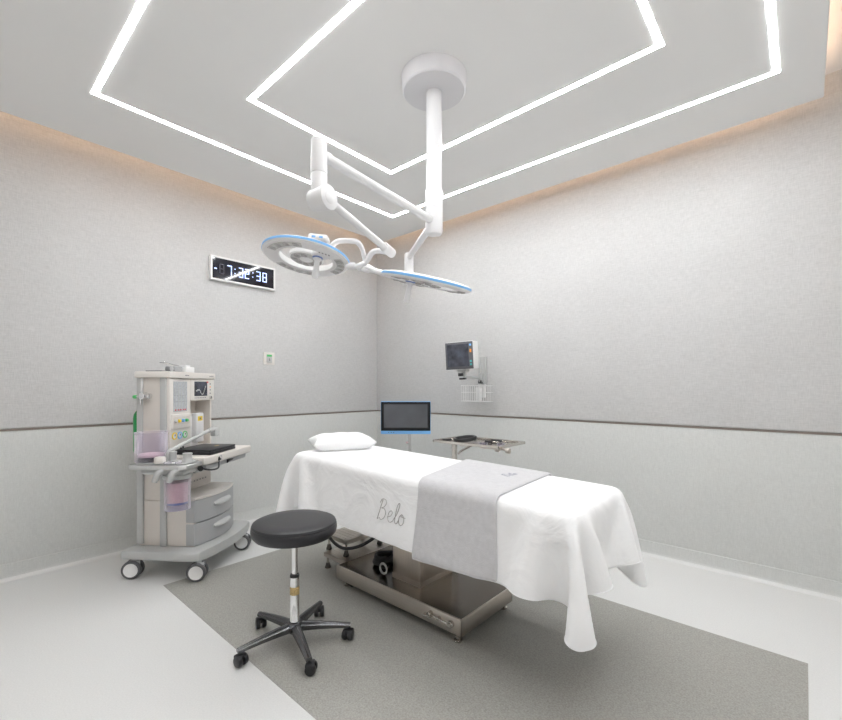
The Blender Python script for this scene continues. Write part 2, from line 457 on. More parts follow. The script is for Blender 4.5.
def lamp_head(P, n, R, handle_dir, hub=True, name='lamp_head'):
    """ring lamp: local z is up, local x towards the right of the photo"""
    n = Vector(n).normalized(); rt = Vector((CC, CS, 0)); ex = (rt - n * rt.dot(n)).normalized(); ey = n.cross(ex)
    X = Matrix((ex, ey, n)).transposed().to_4x4(); X.translation = P
    ri = .62 * R; T = .030
    bm = new()
    lathe(bm, [(ri, .002), (R - .012, .002), (R, .006), (R + .001, T * .35)], X, 96)
    lathe(bm, [(R + .001, T * .70), (R - .004, T * .85), (R - .03, T * 1.05), (ri + .01, T * 1.12), (ri, T * 1.0), (ri, .002)], X, 96, 0)
    # spiral bridge to the inner lamp
    a0 = math.radians(handle_dir)
    vs = box(bm, (.055, -.036, .003), (ri + .01, .036, T), .006, 2)
    bmesh.ops.transform(bm, matrix=X @ Matrix.Rotation(a0, 4, 'Z'), verts=vs)
    lathe(bm, [(0, .003), (.080, .003), (.086, .008), (.086, T * .8), (.078, T), (0, T + .006)], X, 48)
    head = obj('lamp_head', bm, 'white2', SL, world=True)
    bm = new(); lathe(bm, [(R - .001, T * .30), (R + .003, T * .36), (R + .003, T * .68), (R - .001, T * .74)], X, 96)
    obj('rim_band', bm, 'blue', head, world=True)
    bm = new(); lathe(bm, [(ri + .004, .0), (R - .010, .0), (R - .010, .003), (ri + .004, .003), (ri + .004, 0)], X, 96)
    vs = box(bm, (.07, -.033, 0), (ri + .008, .033, .004), .0); bmesh.ops.transform(bm, matrix=X @ Matrix.Rotation(a0, 4, 'Z'), verts=vs)
    obj('face_plate', bm, 'lampgrey', head, world=True)
    bm = new(); lathe(bm, [(0, -.004), (.020, -.004), (.032, .001), (.032, .004), (0, .004)], X, 32)
    obj('centre_hub', bm, 'white', head, world=True)
    rm = (R + ri) / 2
    for ctr in (-115, 125, 18):
        bm = new(); q = []
        for s in (0, 1):
            for i in range(15):
                a = math.radians(ctr - 33 + 66 * i / 14); r = rm + (.020 if s else -.020)
                q.append((a, r))
        inner = q[:15]; outer = q[15:]
        poly = [(r * math.cos(a), r * math.sin(a)) for a, r in inner] + [(r * math.cos(a), r * math.sin(a)) for a, r in outer[::-1]]
        vs = prism(bm, poly, -.003, .0005, .001, 0, 1); bmesh.ops.transform(bm, matrix=X, verts=vs)
        for i in range(4):
            a = math.radians(ctr - 24 + 16 * i)
            lathe(bm, [(0, -.0035), (.011, -.0035), (.0165, -.005), (.018, -.003), (.018, -.001)], X @ Matrix.Translation((rm * math.cos(a), rm * math.sin(a), 0)), 18, 1)
        obj('led_cluster', bm, ['lensplate', 'lens'], head, world=True)
    bm = new(); lathe(bm, [(.034, 0), (.078, 0), (.078, .004), (.034, .004), (.034, 0)], X, 48)
    for i in range(7):
        a = math.radians(handle_dir + 50 + 43 * i)
        lathe(bm, [(0, -.0025), (.010, -.0025), (.015, -.004), (.0165, -.002), (.0165, .0005)], X @ Matrix.Translation((.056 * math.cos(a), .056 * math.sin(a), 0)), 18, 1)
    obj('inner_led_ring', bm, ['lensplate', 'lens'], head, world=True)
    hx = Vector((.082 * math.cos(a0), .082 * math.sin(a0), 0))
    Hp = X @ Matrix.Translation(hx)
    bm = new(); lathe(bm, [(0, -.006), (.024, -.006), (.026, 0), (.026, .003), (0, .003)], Hp, 28); obj('handle_mount', bm, 'dblue', head, world=True)
    bm = new(); lathe(bm, [(0, -.105), (.013, -.105), (.0165, -.100), (.014, -.05), (.013, -.02), (.021, -.008), (.021, -.004), (0, -.004)], Hp, 28)
    obj('handle', bm, 'white', head, world=True)
    return head, X


H1c = at(306.2, 260.0, 2.2)
h1, X1 = lamp_head(H1c, (-.010, .172, .985), .216, -32)
bm = new(); vs = box(bm, (.050, -.188, .026), (.145, -.125, .058), .012, 3); bmesh.ops.transform(bm, matrix=X1, verts=vs)
obj('control_box', bm, 'white2', h1, world=True)
for i in range(2): bm = new(); vs = box(bm, (.070 + .035 * i, -.1895, .036), (.088 + .035 * i, -.1855, .046), .001, 1); bmesh.ops.transform(bm, matrix=X1, verts=vs); obj('button', bm, 'blue', h1, world=True)
bm = new()
for i in range(4): vs = box(bm, (.09 + .014 * i, -.115 + .008 * i, -.0015), (.097 + .014 * i, -.103 + .008 * i, .002)); bmesh.ops.transform(bm, matrix=X1, verts=vs)
obj('face_marking', bm, 'ink', h1, world=True)
H2c = at(426.0, 284.8, 2.2)
h2, X2 = lamp_head(H2c, (.262, .006, .965), .230, 188)

bm = new()   # c-shaped fork of the left head and its link to the spring arm
tube(bm, [at(332, 245.5, 2.13), at(338, 241.5, 2.12), at(348, 240.8, 2.13), at(357, 242, 2.16), at(361.5, 247.5, 2.19), at(364, 255, 2.21), at(365.5, 262, 2.22)], .0125, 14)
tube(bm, [at(386, 252.0, 2.2), at(378, 250.8, 2.2), at(372.5, 252.5, 2.2), at(368, 259, 2.21), at(364, 264.5, 2.22)], .0135, 14)
tube(bm, [at(366, 262, 2.22), at(358, 266, 2.2), at(352, 267, 2.2), at(346, 266, 2.2)], .0125, 14)
cyl(bm, at(355.5, 266, 2.2), at(349, 266.3, 2.2), .017, .017, 20, .003)
obj('lamp_fork', bm, 'white', SL, world=True)
bm = new()   # fork of the right head: one end grips the rim, the other reaches back to its spring arm
tube(bm, [at(384, 274.0, 2.22), at(376, 271.2, 2.26), at(368, 267, 2.34), at(361, 265.5, 2.46), at(359, 266.5, 2.6)], .0135, 14)
obj('lamp_fork', bm, 'white', SL, world=True)

# ------------------------------------------------------------------ wall clock
CK = thing('wall_clock', 'long white-framed digital clock with blue numerals on the left wall', 'clock', (XL + .004, 1.94, 2.39))
y0, y1, z0, z1 = 1.628, 2.262, 2.278, 2.500; xw = XL + .004
bm = new(); box(bm, (xw, y0 + .012, z0 + .01), (xw + .03, y1 - .012, z1 - .01), .002, 1)
fr = .017
for a, b in (((y0, z0), (y1, z0 + fr)), ((y0, z1 - fr), (y1, z1)), ((y0, z0 + fr), (y0 + fr, z1 - fr)), ((y1 - fr, z0 + fr), (y1, z1 - fr))):
    box(bm, (xw, *a), (xw + .040, *b), .002, 1)
obj('frame', bm, 'white2', CK, world=True)
bm = new(); box(bm, (xw + .028, y0 + fr, z0 + fr), (xw + .034, y1 - fr, z1 - fr)); obj('display', bm, 'display', CK, world=True)
SEG = {'0': 'abcdef', '1': 'bc', '2': 'abged', '3': 'abgcd', '4': 'fgbc', '5': 'afgcd', '6': 'afgecd', '7': 'abc', '8': 'abcdefg', '9': 'abcfgd'}


def seg7(bm, ch, yc, zc, w=.044, hh=.092, t=.0080, x=0.):
    X0, X1 = x, x + .0012; hw = w / 2; h2 = hh / 2; g = t * .25
    R = dict(a=(-hw + g, h2 - t, hw - g, h2), g=(-hw + g, -t / 2, hw - g, t / 2), d=(-hw + g, -h2, hw - g, -h2 + t), f=(-hw, g, -hw + t, h2 - g), b=(hw - t, g, hw, h2 - g), e=(-hw, -h2 + g, -hw + t, -g), c=(hw - t, -h2 + g, hw, -g))
    for s in SEG[ch]:
        a = R[s]; box(bm, (X0, yc + a[0], zc + a[1]), (X1, yc + a[2], zc + a[3]))


dx = xw + .034
for ch, y in (('7', 1.800), ('3', 1.908), ('2', 1.968), ('3', 2.083), ('8', 2.148)):
    bm = new(); seg7(bm, ch, y, 2.389, x=dx); obj('lit_numeral', bm, 'digit', CK, world=True)
for y in (1.852, 2.026):
    for dz in (-.022, .018): bm = new(); box(bm, (dx, y - .004, 2.389 + dz), (dx + .0012, y + .004, 2.397 + dz)); obj('colon_dot', bm, 'digit', CK, world=True)
bm = new(); box(bm, (dx, 1.662, 2.379), (dx + .0012, 1.685, 2.389)); obj('lit_mark', bm, 'digit', CK, world=True)
bm = new(); seg7(bm, '8', 1.730, 2.389, x=dx); obj('unlit_numeral', bm, 'ghost', CK, world=True)

# ------------------------------------------------------------------ wall switch
SW = thing('wall_switch', 'small cream switch plate with a green-topped grey key on the left wall', 'switch', (XL + .004, 2.21, 1.594))
bm = new(); box(bm, (xw, 2.150, 1.530), (xw + .009, 2.270, 1.656), .003, 2); obj('cover_plate', bm, 'cream', SW, world=True)
bm = new(); box(bm, (xw + .008, 2.182, 1.552), (xw + .013, 2.240, 1.634), .002, 2, mi=0); box(bm, (xw + .0125, 2.184, 1.612), (xw + .0136, 2.238, 1.632), mi=1)
box(bm, (xw + .0125, 2.206, 1.570), (xw + .0136, 2.214, 1.596), mi=2); box(bm, (xw + .0125, 2.214, 1.574), (xw + .0136, 2.222, 1.582), mi=2)
obj('key', bm, ['lgrey', 'greenl', 'ink'], SW, world=True)


# ------------------------------------------------------------------ cloth solver (numpy, position based)
def cloth(uv, P, collide, steps=260, iters=14, pin=None, grav=-9.8, bend=.25, damp=.985, dt=.016):
    """uv (nx,ny,2) rest coordinates, P (nx,ny,3) start"""
    P = P.copy(); V = np.zeros_like(P); P00 = P.copy()
    cons = []

    def pairs(di, dj, k):
        nx, ny = uv.shape[:2]
        i0, i1 = (0, nx - di); j0, j1 = (max(0, -dj), ny - max(0, dj))
        for par in range(2 * max(di, abs(dj))):
            ii, jj = np.meshgrid(np.arange(i0, i1), np.arange(j0, j1), indexing='ij')
            key = (ii if di else jj); sel = (key % (2 * max(di, abs(dj)))) == par
            a = (ii[sel], jj[sel]); b = (ii[sel] + di, jj[sel] + dj)
            if len(a[0]): cons.append((a, b, np.linalg.norm(uv[a] - uv[b], axis=1), k))
    pairs(1, 0, 1.); pairs(0, 1, 1.); pairs(1, 1, .55); pairs(1, -1, .55); pairs(2, 0, bend); pairs(0, 2, bend)
    for s in range(steps):
        V[..., 2] += grav * dt; V *= damp
        Q = P + V * dt
        for it in range(iters if s < steps - 40 else iters * 3):
            for a, b, L, k in cons:
                d = Q[b] - Q[a]; l = np.sqrt((d * d).sum(1)) + 1e-9
                c = (d * ((l - L) / l * .5 * k)[:, None])
                Q[a] += c; Q[b] -= c
            if it % 4 == 3: Q, hit = collide(Q)
            if pin is not None: Q[pin] = P00[pin]
        Q, hit = collide(Q)
        if pin is not None: Q[pin] = P00[pin]
        V = (Q - P) / dt
        V[hit] *= .25
        P = Q
    return P


def rounded_uv(x0, x1, y0, y1, nx, ny, rs):
    U = np.zeros((nx, ny, 2))
    U[..., 0] = np.linspace(x0, x1, nx)[:, None]; U[..., 1] = np.linspace(y0, y1, ny)[None, :]
    for sx, sy, r in ((-1, -1, rs[0]), (-1, 1, rs[1]), (1, -1, rs[2]), (1, 1, rs[3])):
        cx = x0 + r if sx < 0 else x1 - r; cy = y0 + r if sy < 0 else y1 - r
        dx_ = (U[..., 0] - cx) * sx; dy = (U[..., 1] - cy) * sy
        m_ = (dx_ > 0) & (dy > 0)
        mxx = np.maximum(dx_, dy); l = np.sqrt(dx_ ** 2 + dy ** 2) + 1e-9
        f = np.where(m_, mxx / l, 1)
        U[..., 0] = np.where(m_, cx + sx * dx_ * f, U[..., 0]); U[..., 1] = np.where(m_, cy + sy * dy * f, U[..., 1])
    return U


def grid_mesh(name, P, m, thick, parent=None, sub=1, tilt=None):
    nx, ny = P.shape[:2]
    me = bpy.data.meshes.new(name)
    idx = np.arange(nx * ny).reshape(nx, ny)
    fs = np.stack([idx[:-1, :-1], idx[1:, :-1], idx[1:, 1:], idx[:-1, 1:]], -1).reshape(-1, 4)
    me.from_pydata([tuple(p) for p in P.reshape(-1, 3).tolist()], [], fs.tolist()); me.update(); me.shade_smooth()
    me.materials.append(M[m])
    o = bpy.data.objects.new(name, me); COL.objects.link(o)
    if parent: o.parent = parent
    md = o.modifiers.new('thickness', 'SOLIDIFY'); md.thickness = thick; md.offset = 1
    md = o.modifiers.new('smooth', 'SUBSURF'); md.levels = sub; md.render_levels = sub
    return o


# mattress of the operating table
BX0, BX1, BY0, BY1, BT = -2.675, -.672, 1.645, 2.29, .800
rng = np.random.default_rng(3)


def slope(x): return .048 * (-.69 - x) / 1.93


def bed_collide(Q, pad=.0, rr=.038):
    x, y, z = Q[..., 0], Q[..., 1], Q[..., 2] - slope(Q[..., 0])
    cx, cy, cz = (BX0 + BX1) / 2, (BY0 + BY1) / 2, BT - .075
    hx, hy, hz = (BX1 - BX0) / 2 - rr, (BY1 - BY0) / 2 - rr, .075 - rr
    qx, qy, qz = x - cx, y - cy, z - cz
    px_, py_, pz_ = np.clip(qx, -hx, hx), np.clip(qy, -hy, hy), np.clip(qz, -hz, hz)
    dx_, dy_, dz_ = qx - px_, qy - py_, qz - pz_
    d = np.sqrt(dx_ ** 2 + dy_ ** 2 + dz_ ** 2); R = rr + pad
    inside = d < 1e-7
    out = Q.copy()
    hit = (d < R)
    f = np.where(hit & ~inside, R / np.maximum(d, 1e-7), 1)
    out[..., 0] = np.where(hit & ~inside, cx + px_ + dx_ * f, out[..., 0])
    out[..., 1] = np.where(hit & ~inside, cy + py_ + dy_ * f, out[..., 1])
    out[..., 2] = np.where(hit & ~inside, cz + pz_ + dz_ * f + slope(x), out[..., 2])
    out[..., 2] = np.where(inside, cz + hz + R + slope(x), out[..., 2])
    out[..., 2] = np.maximum(out[..., 2], .02)
    return out, hit


OVN, OVF, OVH, OVT = .345, .350, .30, .305      # overhang near, far, head, foot
nx, ny = 96, 52
UV = rounded_uv(BX0 - OVH, BX1 + OVT, BY0 - OVN, BY1 + OVF, nx, ny, (.19, .19, .25, .20))
REST = UV.copy(); hx_ = (UV[..., 0] - (BX0 + BX1) / 2); hang = np.clip(np.maximum(BY0 - UV[..., 1], UV[..., 1] - BY1) / .3, 0, 1)
REST[..., 0] += hx_ * .045 * hang
hang2 = np.clip(np.maximum(BX0 - UV[..., 0], UV[..., 0] - BX1) / .3, 0, 1); REST[..., 1] += (UV[..., 1] - (BY0 + BY1) / 2) * .05 * hang2
P = np.zeros((nx, ny, 3)); P[..., :2] = UV; P[..., 2] = BT + .005 + slope(UV[..., 0])
pin = (UV[..., 0] > BX0 + .03) & (UV[..., 0] < BX1 - .03) & (UV[..., 1] > BY0 + .03) & (UV[..., 1] < BY1 - .03)
P[..., 2] += np.where(pin, 0, rng.normal(0, .002, P.shape[:2]))
# nudge the hanging cloth so the corners fall as full cones
P = cloth(REST, P, lambda Q: bed_collide(Q, .004), 190, 10, pin, grav=-9, bend=.6)
SHEET = P
SH = grid_mesh('bed_sheet', P, 'sheet', .003)
tag(SH, 'white cotton sheet draped over the operating table with hanging corners', 'sheet')
# hem seam along the cloth edge
me_bvh = None


def bvh_grid(P):
    nx, ny = P.shape[:2]; idx = np.arange(nx * ny).reshape(nx, ny)
    fs = np.stack([idx[:-1, :-1], idx[1:, :-1], idx[1:, 1:], idx[:-1, 1:]], -1).reshape(-1, 4).tolist()
    return BVHTree.FromPolygons([Vector(p) for p in P.reshape(-1, 3).tolist()], fs)


BV = bvh_grid(SHEET)
bm = new()
for edge, inw in ((SHEET[:, 0], SHEET[:, 1]), (SHEET[-1, :], SHEET[-2, :]), (SHEET[0, :], SHEET[1, :]), (SHEET[:, -1], SHEET[:, -2])):
    tube(bm, [Vector(a) for a in edge.tolist()], .0028, 6, 2)
obj('hem', bm, 'sheet', SH)

# ---- lettering stitched on the sheet
GL = {'B': [[(.16, .03), (.06, -.02), (.10, .10), (.26, .55), (.42, .98)], [(.22, .80), (.36, 1.0), (.60, 1.02), (.68, .86), (.54, .66), (.34, .56), (.56, .56), (.66, .38), (.56, .12), (.34, .0), (.22, .08)]],
      'e': [[(.0, .22), (.20, .30), (.30, .48), (.20, .55), (.06, .40), (.04, .14), (.16, .0), (.34, .08), (.44, .24)]],
      'l': [[(.0, .20), (.20, .50), (.36, .92), (.30, 1.0), (.18, .80), (.06, .20), (.10, .02), (.22, .04), (.32, .22)]],
      'o': [[(.22, .52), (.06, .36), (.04, .12), (.18, .0), (.36, .14), (.38, .38), (.24, .53), (.20, .42), (.48, .40)]]}


def stitch(name, parent, text, origin, ux, uz, ray, h, r, m, bv, off=.002):
    bm = new(); x = 0
    adv = {'B': .80, 'e': .42, 'l': .30, 'o': .45}
    for ch in text:
        for st in GL[ch]:
            pts = []
            for q in spline([Vector((a, b, 0)) for a, b in st], 5):
                w = Vector(origin) + Vector(ux) * ((x + q.x) * h) + Vector(uz) * (q.y * h)
                hit = bv.ray_cast(w - Vector(ray) * .4, Vector(ray))
                if hit[0] is not None: pts.append(hit[0] - Vector(ray) * off)
            if len(pts) > 2: tube(bm, pts, r, 6, 1)
        x += adv[ch]
    return obj(name, bm, m, parent)


stitch('embroidery', SH, 'Belo', (-1.778, 1.62, .578), (1, 0, -.02), (0, 0, 1), (0, 1, 0), .110, .0019, 'thread', BV, .0055)

# ---- grey towel across the table
HXn = 140


def height_maps():
    xs = np.linspace(-1.85, -.75, 111); ys = np.linspace(1.40, 2.5, 106); zs = np.linspace(.30, .90, 61)
    Ht = np.full((len(xs), len(ys)), -9.); Gy = np.full((len(xs), len(zs)), 9.); Gf = np.full((len(xs), len(zs)), -9.)
    for i, x in enumerate(xs):
        for j, y in enumerate(ys):
            h = BV.ray_cast(Vector((x, y, 1.3)), Vector((0, 0, -1)))
            if h[0] is not None: Ht[i, j] = h[0].z
        for j, z in enumerate(zs):
            h = BV.ray_cast(Vector((x, 1.0, z)), Vector((0, 1, 0)))
            if h[0] is not None and h[0].y < 1.9: Gy[i, j] = h[0].y
            h = BV.ray_cast(Vector((x, 3.0, z)), Vector((0, -1, 0)))
            if h[0] is not None and h[0].y > 2.0: Gf[i, j] = h[0].y
    # below the sheet's hem carry the wall on downwards
    for j in range(len(zs) - 2, -1, -1):
        Gy[:, j] = np.where(Gy[:, j] > 5, Gy[:, j + 1], Gy[:, j]); Gf[:, j] = np.where(Gf[:, j] < -5, Gf[:, j + 1], Gf[:, j])
    return xs, ys, zs, Ht, Gy, Gf


xs, ys, zs, Ht, Gy, Gf = height_maps()


def bil(A, u, v, a, b):
    fi = np.clip((a - u[0]) / (u[1] - u[0]), 0, len(u) - 1.001); fj = np.clip((b - v[0]) / (v[1] - v[0]), 0, len(v) - 1.001)
    i = fi.astype(int); j = fj.astype(int); s = fi - i; t = fj - j
    return A[i, j] * (1 - s) * (1 - t) + A[i + 1, j] * s * (1 - t) + A[i, j + 1] * (1 - s) * t + A[i + 1, j + 1] * s * t


def towel_collide(Q):
    e = .008
    Q, hit = bed_collide(Q, e + .006)
    x, y, z = Q[..., 0], Q[..., 1], Q[..., 2]
    g = bil(Gy, xs, zs, x, z) - e; f = bil(Gf, xs, zs, x, z) + e; hgt = bil(Ht, xs, ys, x, y) + e
    low = (z < BT - .02)
    near = low & (y > g) & (y < 1.95); far = low & (y < f) & (y >= 1.95)
    Q[..., 1] = np.where(near, g, np.where(far, f, y))
    top = (~low) & (z < hgt) & (y > BY0 - .0) & (y < BY1)
    Q[..., 2] = np.where(top, hgt, z)
    return Q, hit | near | far | top


TN, TM = 34, 62
UT = np.zeros((TN, TM, 2)); a = np.linspace(0, 1, TN)[:, None]; b = np.linspace(0, 1, TM)[None, :]
ylo, yhi = BY0 - .345, BY1 + .05
UT[..., 1] = ylo - .035 * (1 - a) + (yhi - ylo + .035 * (1 - a)) * b
yb_ = np.clip((UT[..., 1] - 1.60) / (2.33 - 1.60), 0, 1)
left = -1.462 - .175 * yb_; right = -1.015 - .050 * yb_
UT[..., 0] = left + (right - left) * a
P = np.zeros((TN, TM, 3)); P[..., :2] = UT; P[..., 2] = BT + .014 + slope(UT[..., 0])
pin = (UT[..., 1] > BY0 + .04) & (UT[..., 1] < BY1 - .03)
P[..., 2] += .02 * (np.sin(UT[..., 0] * 30 + 1 + UT[..., 1] * 6) + 1) * (UT[..., 1] < 1.6)
RT = UT.copy(); RT[..., 0] += (UT[..., 0] + 1.25) * .08 * np.clip((BY0 - UT[..., 1]) / .3, 0, 1)
P = cloth(RT, P, towel_collide, 200, 12, pin, bend=.3)
TOWEL = P
TW = grid_mesh('towel', P, 'towel', .007)
tag(TW, 'grey terry towel laid across the white sheet and hanging down its near side', 'towel')
bm = new()
for edge in (TOWEL[:, 0], TOWEL[0, :], TOWEL[-1, :]):
    tube(bm, [Vector(a) for a in edge.tolist()], .0055, 8, 2)
obj('hem', bm, 'towel', TW)
BVT = bvh_grid(TOWEL)
stitch('embroidery', TW, 'Belo', (-1.165, 1.985, .85), (.10, .99, .0), (-1.0, .1, 0), (0, 0, -1), .052, .0010, 'threadb', BVT, .0085)

# ------------------------------------------------------------------ pillow
PLc = Vector((-2.555, 1.985, 0)); PLc.z = BT + slope(-2.555) + .0075
PN = 33
bm = new(); V2 = {}
for s in (1, -1):
    for i in range(PN):
        for j in range(PN):
            u = -1 + 2 * i / (PN - 1); v = -1 + 2 * j / (PN - 1)
            e = (1 - u ** 4) * (1 - v ** 4)
            ed = 1 - .09 * (1 - abs(v) ** 2.2) * abs(u) ** 3; ed2 = 1 - .11 * (1 - abs(u) ** 2.2) * abs(v) ** 3
            hgt = max(e, 0) ** .52
            hgt *= 1 + .05 * math.sin(u * 7 + v * 4) * (1 - e) + .03 * math.sin(v * 11 - u * 3)
            x = u * .155 * ed; y = v * .228 * ed2
            corner = (abs(u) * abs(v)) ** 4
            z = .044 + corner * .012 + (.066 * hgt if s > 0 else -.046 * min(1, hgt * 1.15))
            if s < 0: z = max(z, 0.0)
            if s < 0 and (i in (0, PN - 1) or j in (0, PN - 1)): V2[s, i, j] = V2[1, i, j]; continue
            V2[s, i, j] = bm.verts.new((x, y, z))
for s in (1, -1):
    for i in range(PN - 1):
        for j in range(PN - 1):
            q = [V2[s, i, j], V2[s, i + 1, j], V2[s, i + 1, j + 1], V2[s, i, j + 1]]
            bm.faces.new(q if s > 0 else q[::-1])
PW = obj('pillow', bm, 'pillow', smooth=0); PW.location = PLc; PW.rotation_euler = (0, .0190, math.radians(-26))
tag(PW, 'small white pillow at the head of the draped table', 'pillow')

# ------------------------------------------------------------------ operating table
OT = thing('operating_table', 'stainless steel pedestal operating table beneath the white sheet', 'operating table', (-1.81, 2.02, 0))
bx0, bx1, by0, by1, bz0, bz1 = -2.308, -1.284, 1.744, 2.245, .047, .134
bm = new()
box(bm, (bx0, by0, bz0), (bx1, by0 + .012, bz1), .004, 2); box(bm, (bx0, by1 - .012, bz0), (bx1, by1, bz1), .004, 2)
box(bm, (bx0, by0, bz0), (bx0 + .012, by1, bz1), .004, 2); box(bm, (bx1 - .012, by0, bz0), (bx1, by1, bz1), .004, 2)
box(bm, (bx0 + .005, by0 + .005, bz0), (bx1 - .005, by1 - .005, bz0 + .01))
obj('base', bm, 'steel', OT, world=True)
bm = new(); box(bm, (bx0 + .010, by0 + .010, bz1 - .030), (bx1 - .010, by1 - .010, bz1 - .0025), .001, 1); obj('base_cover', bm, 'steeltop', OT, world=True)
bm = new(); box(bm, (-1.905, 1.868, bz1 - .012), (-1.672, 2.175, .42), .012, 3); box(bm, (-1.9058, 1.8672, bz1 - .012), (-1.6712, 2.1758, .162), .0005, 1)
obj('pedestal', bm, 'steelv', OT, world=True)
bm = new(); box(bm, (-1.862, 1.8655, .335), (-1.815, 1.8685, .370), .0008, 1); obj('rating_plate', bm, 'brassplate', OT, world=True)
bm = new(); box(bm, (-1.88, 1.89, .40), (-1.70, 2.15, .60), .008, 2); obj('lift_column', bm, 'steel2', OT, world=True)
bm = new(); box(bm, (BX0 + .08, BY0 + .05, .60), (BX1 - .08, BY1 - .05, .66), .006, 2); obj('table_frame', bm, 'steel', OT, world=True)
bm = new(); vs = box(bm, (BX0 + .012, BY0 + .012, .670), (BX1 - .012, BY1 - .012, .790), .05, 5)
for v in vs:
    if v.co.z > .70: v.co.z += slope(v.co.x)
obj('mattress', bm, 'black', OT, world=True)
for x, y in ((bx0 + .06, by0 + .05), (bx1 - .045, by0 + .03), (bx0 + .06, by1 - .05), (bx1 - .045, by1 - .03)):
    bm = new(); lathe(bm, [(0, 0.0016), (.021, .0016), (.022, .010), (.017, .014), (.0105, .016), (.0105, .030), (.017, .032), (.017, .042), (.009, .044), (.009, .055), (0, .055)], Matrix.Translation((x, y, 0)), 20)
    obj('levelling_foot', bm, 'steel2', OT, world=True)
for y in (by0 + .045, by1 - .075): bm = new(); cyl(bm, (bx0 + .10, y, .030), (bx0 + .10, y + .03, .030), .028, None, 20, .004); obj('wheel', bm, 'dark', OT, world=True)
# brake pedal and lever at the near corner
bm = new()
cyl(bm, (-1.345, by0 - .022, .098), (-1.345, by0, .098), .018, .018, 20, .003); cyl(bm, (-1.345, by0 - .030, .098), (-1.345, by0 - .02, .098), .011, None, 16, .002)
obj('brake_knob', bm, 'steel2', OT, world=True)
bm = new()
tube(bm, [(-1.475, by0 - .008, .103), (-1.43, by0 - .016, .102), (-1.385, by0 - .018, .100), (-1.345, by0 - .014, .098)], .0052, 8)
box(bm, (-1.520, by0 - .032, .090), (-1.468, by0, .100), .003, 2); cyl(bm, (-1.482, by0 - .03, .108), (-1.482, by0, .108), .012, None, 16, .002)
cyl(bm, (-1.425, by0 - .024, .100), (-1.425, by0, .100), .010, None, 16, .002)
obj('brake_lever', bm, 'steel2', OT, world=True)

# ------------------------------------------------------------------ two low step stools, one stacked on the other
def step_stool(loc, w, d, hgt, label, rot=0.):
    t = thing('step_stool', label, 'step stool', loc, rot, 'low steel step stools at the head of the table')
    bm = new(); box(bm, (-w / 2, -d / 2, hgt - .004), (w / 2, d / 2, hgt), .0015, 1)
    for a in ((-w / 2, -d / 2, w / 2, -d / 2 + .006), (-w / 2, d / 2 - .006, w / 2, d / 2), (-w / 2, -d / 2, -w / 2 + .006, d / 2), (w / 2 - .006, -d / 2, w / 2, d / 2)):
        box(bm, (a[0], a[1], hgt - .030), (a[2], a[3], hgt), .0015, 1)
    for i in range(9):
        y = -d / 2 + .03 + (d - .06) * i / 8
        box(bm, (-w / 2 + .015, y - .004, hgt), (w / 2 - .015, y + .004, hgt + .0012))
    obj('tread', bm, 'steel', t)
    for x in (-w / 2 + .025, w / 2 - .025):
        for y in (-d / 2 + .02, d / 2 - .02):
            bm = new(); cyl(bm, (x, y, .02), (x, y, hgt - .003), .0085, None, 14); l = obj('leg', bm, 'steel2', t)
            bm = new(); lathe(bm, [(0, 0), (.021, 0), (.0215, .006), (.016, .022), (.014, .034), (.010, .038), (0, .038)], Matrix.Translation((x, y, 0)), 18); obj('rubber_foot', bm, 'rubber', l)
    return t


step_stool((-2.475, 2.065, 0), .25, .42, .112, 'lower step stool standing on the floor, carrying another steel step stool')
step_stool((-2.515, 2.075, .1134), .25, .36, .118, 'upper steel step stool stacked on the lower one beside the table base')

# black cable swinging across and the coil on the table base
bm = new()
tube(bm, [(-2.70, 1.885, .33), (-2.58, 1.87, .250), (-2.48, 1.862, .205), (-2.38, 1.868, .190), (-2.28, 1.90, .215), (-2.19, 1.94, .27), (-2.12, 1.96, .34), (-2.06, 1.97, .44), (-2.04, 1.97, .56), (-2.04, 1.97, .598)], .011, 10)
obj('power_cable', bm, 'dark'); CB = bpy.data.objects['power_cable']
tag(CB, 'black cable hanging in a loop from under the sheet past the step stools', 'cable')
bm = new(); pts = []
for i in range(70):
    a = 2 * PI * i / 14; k = i / 70
    pts.append((-2.095 + (.062 - .012 * k) * math.cos(a), 1.985 + (.085 - .02 * k) * math.sin(a), bz1 + .012 + .045 * k + .004 * math.sin(i)))
tube(bm, pts, .010, 8, 2)
o = obj('coiled_cable', bm, 'dark'); tag(o, 'black cable bundled in a coil on the table base by the pedestal', 'cable')
bm = new(); pts = []
for i in range(110):
    a = 2 * PI * i / 10; k = i / 109
    pts.append((-1.975 + .030 * math.cos(a) + .030 * k, 1.860 - .03 * k + .0, bz1 + .035 + .030 * math.sin(a) + .012 * k))
tube(bm, pts, .0048, 6, 2)
o = obj('spiral_cord', bm, 'lgrey'); tag(o, 'light grey spiral cord resting against the table pedestal', 'cord')

# ------------------------------------------------------------------ round stool
ST = thing('swivel_stool', 'round black vinyl swivel stool on a five-legged caster base', 'stool', (-1.943, 1.210, 0))
bm = new(); z = .546
lathe(bm, [(0, z), (.17, z), (.196, z + .006), (.208, z + .020), (.212, z + .038), (.210, z + .058), (.2075, z + .062), (.2085, z + .065), (.204, z + .074), (.186, z + .0815), (.13, z + .084), (0, z + .0845)], None, 72)
obj('seat', bm, 'leather', ST)
bm = new(); lathe(bm, [(0, .530), (.10, .530), (.11, .536), (.11, .548), (0, .548)], None, 32); obj('seat_plate', bm, 'black', ST)
bm = new(); lathe(bm, [(0, .33), (.0145, .33), (.0145, .532), (0, .532)], None, 28); obj('gas_rod', bm, 'chrome', ST)
bm = new(); lathe(bm, [(.016, .352), (.021, .352), (.024, .346), (.024, .338), (.021, .336), (0, .336)], None, 28); obj('collar', bm, 'black', ST)
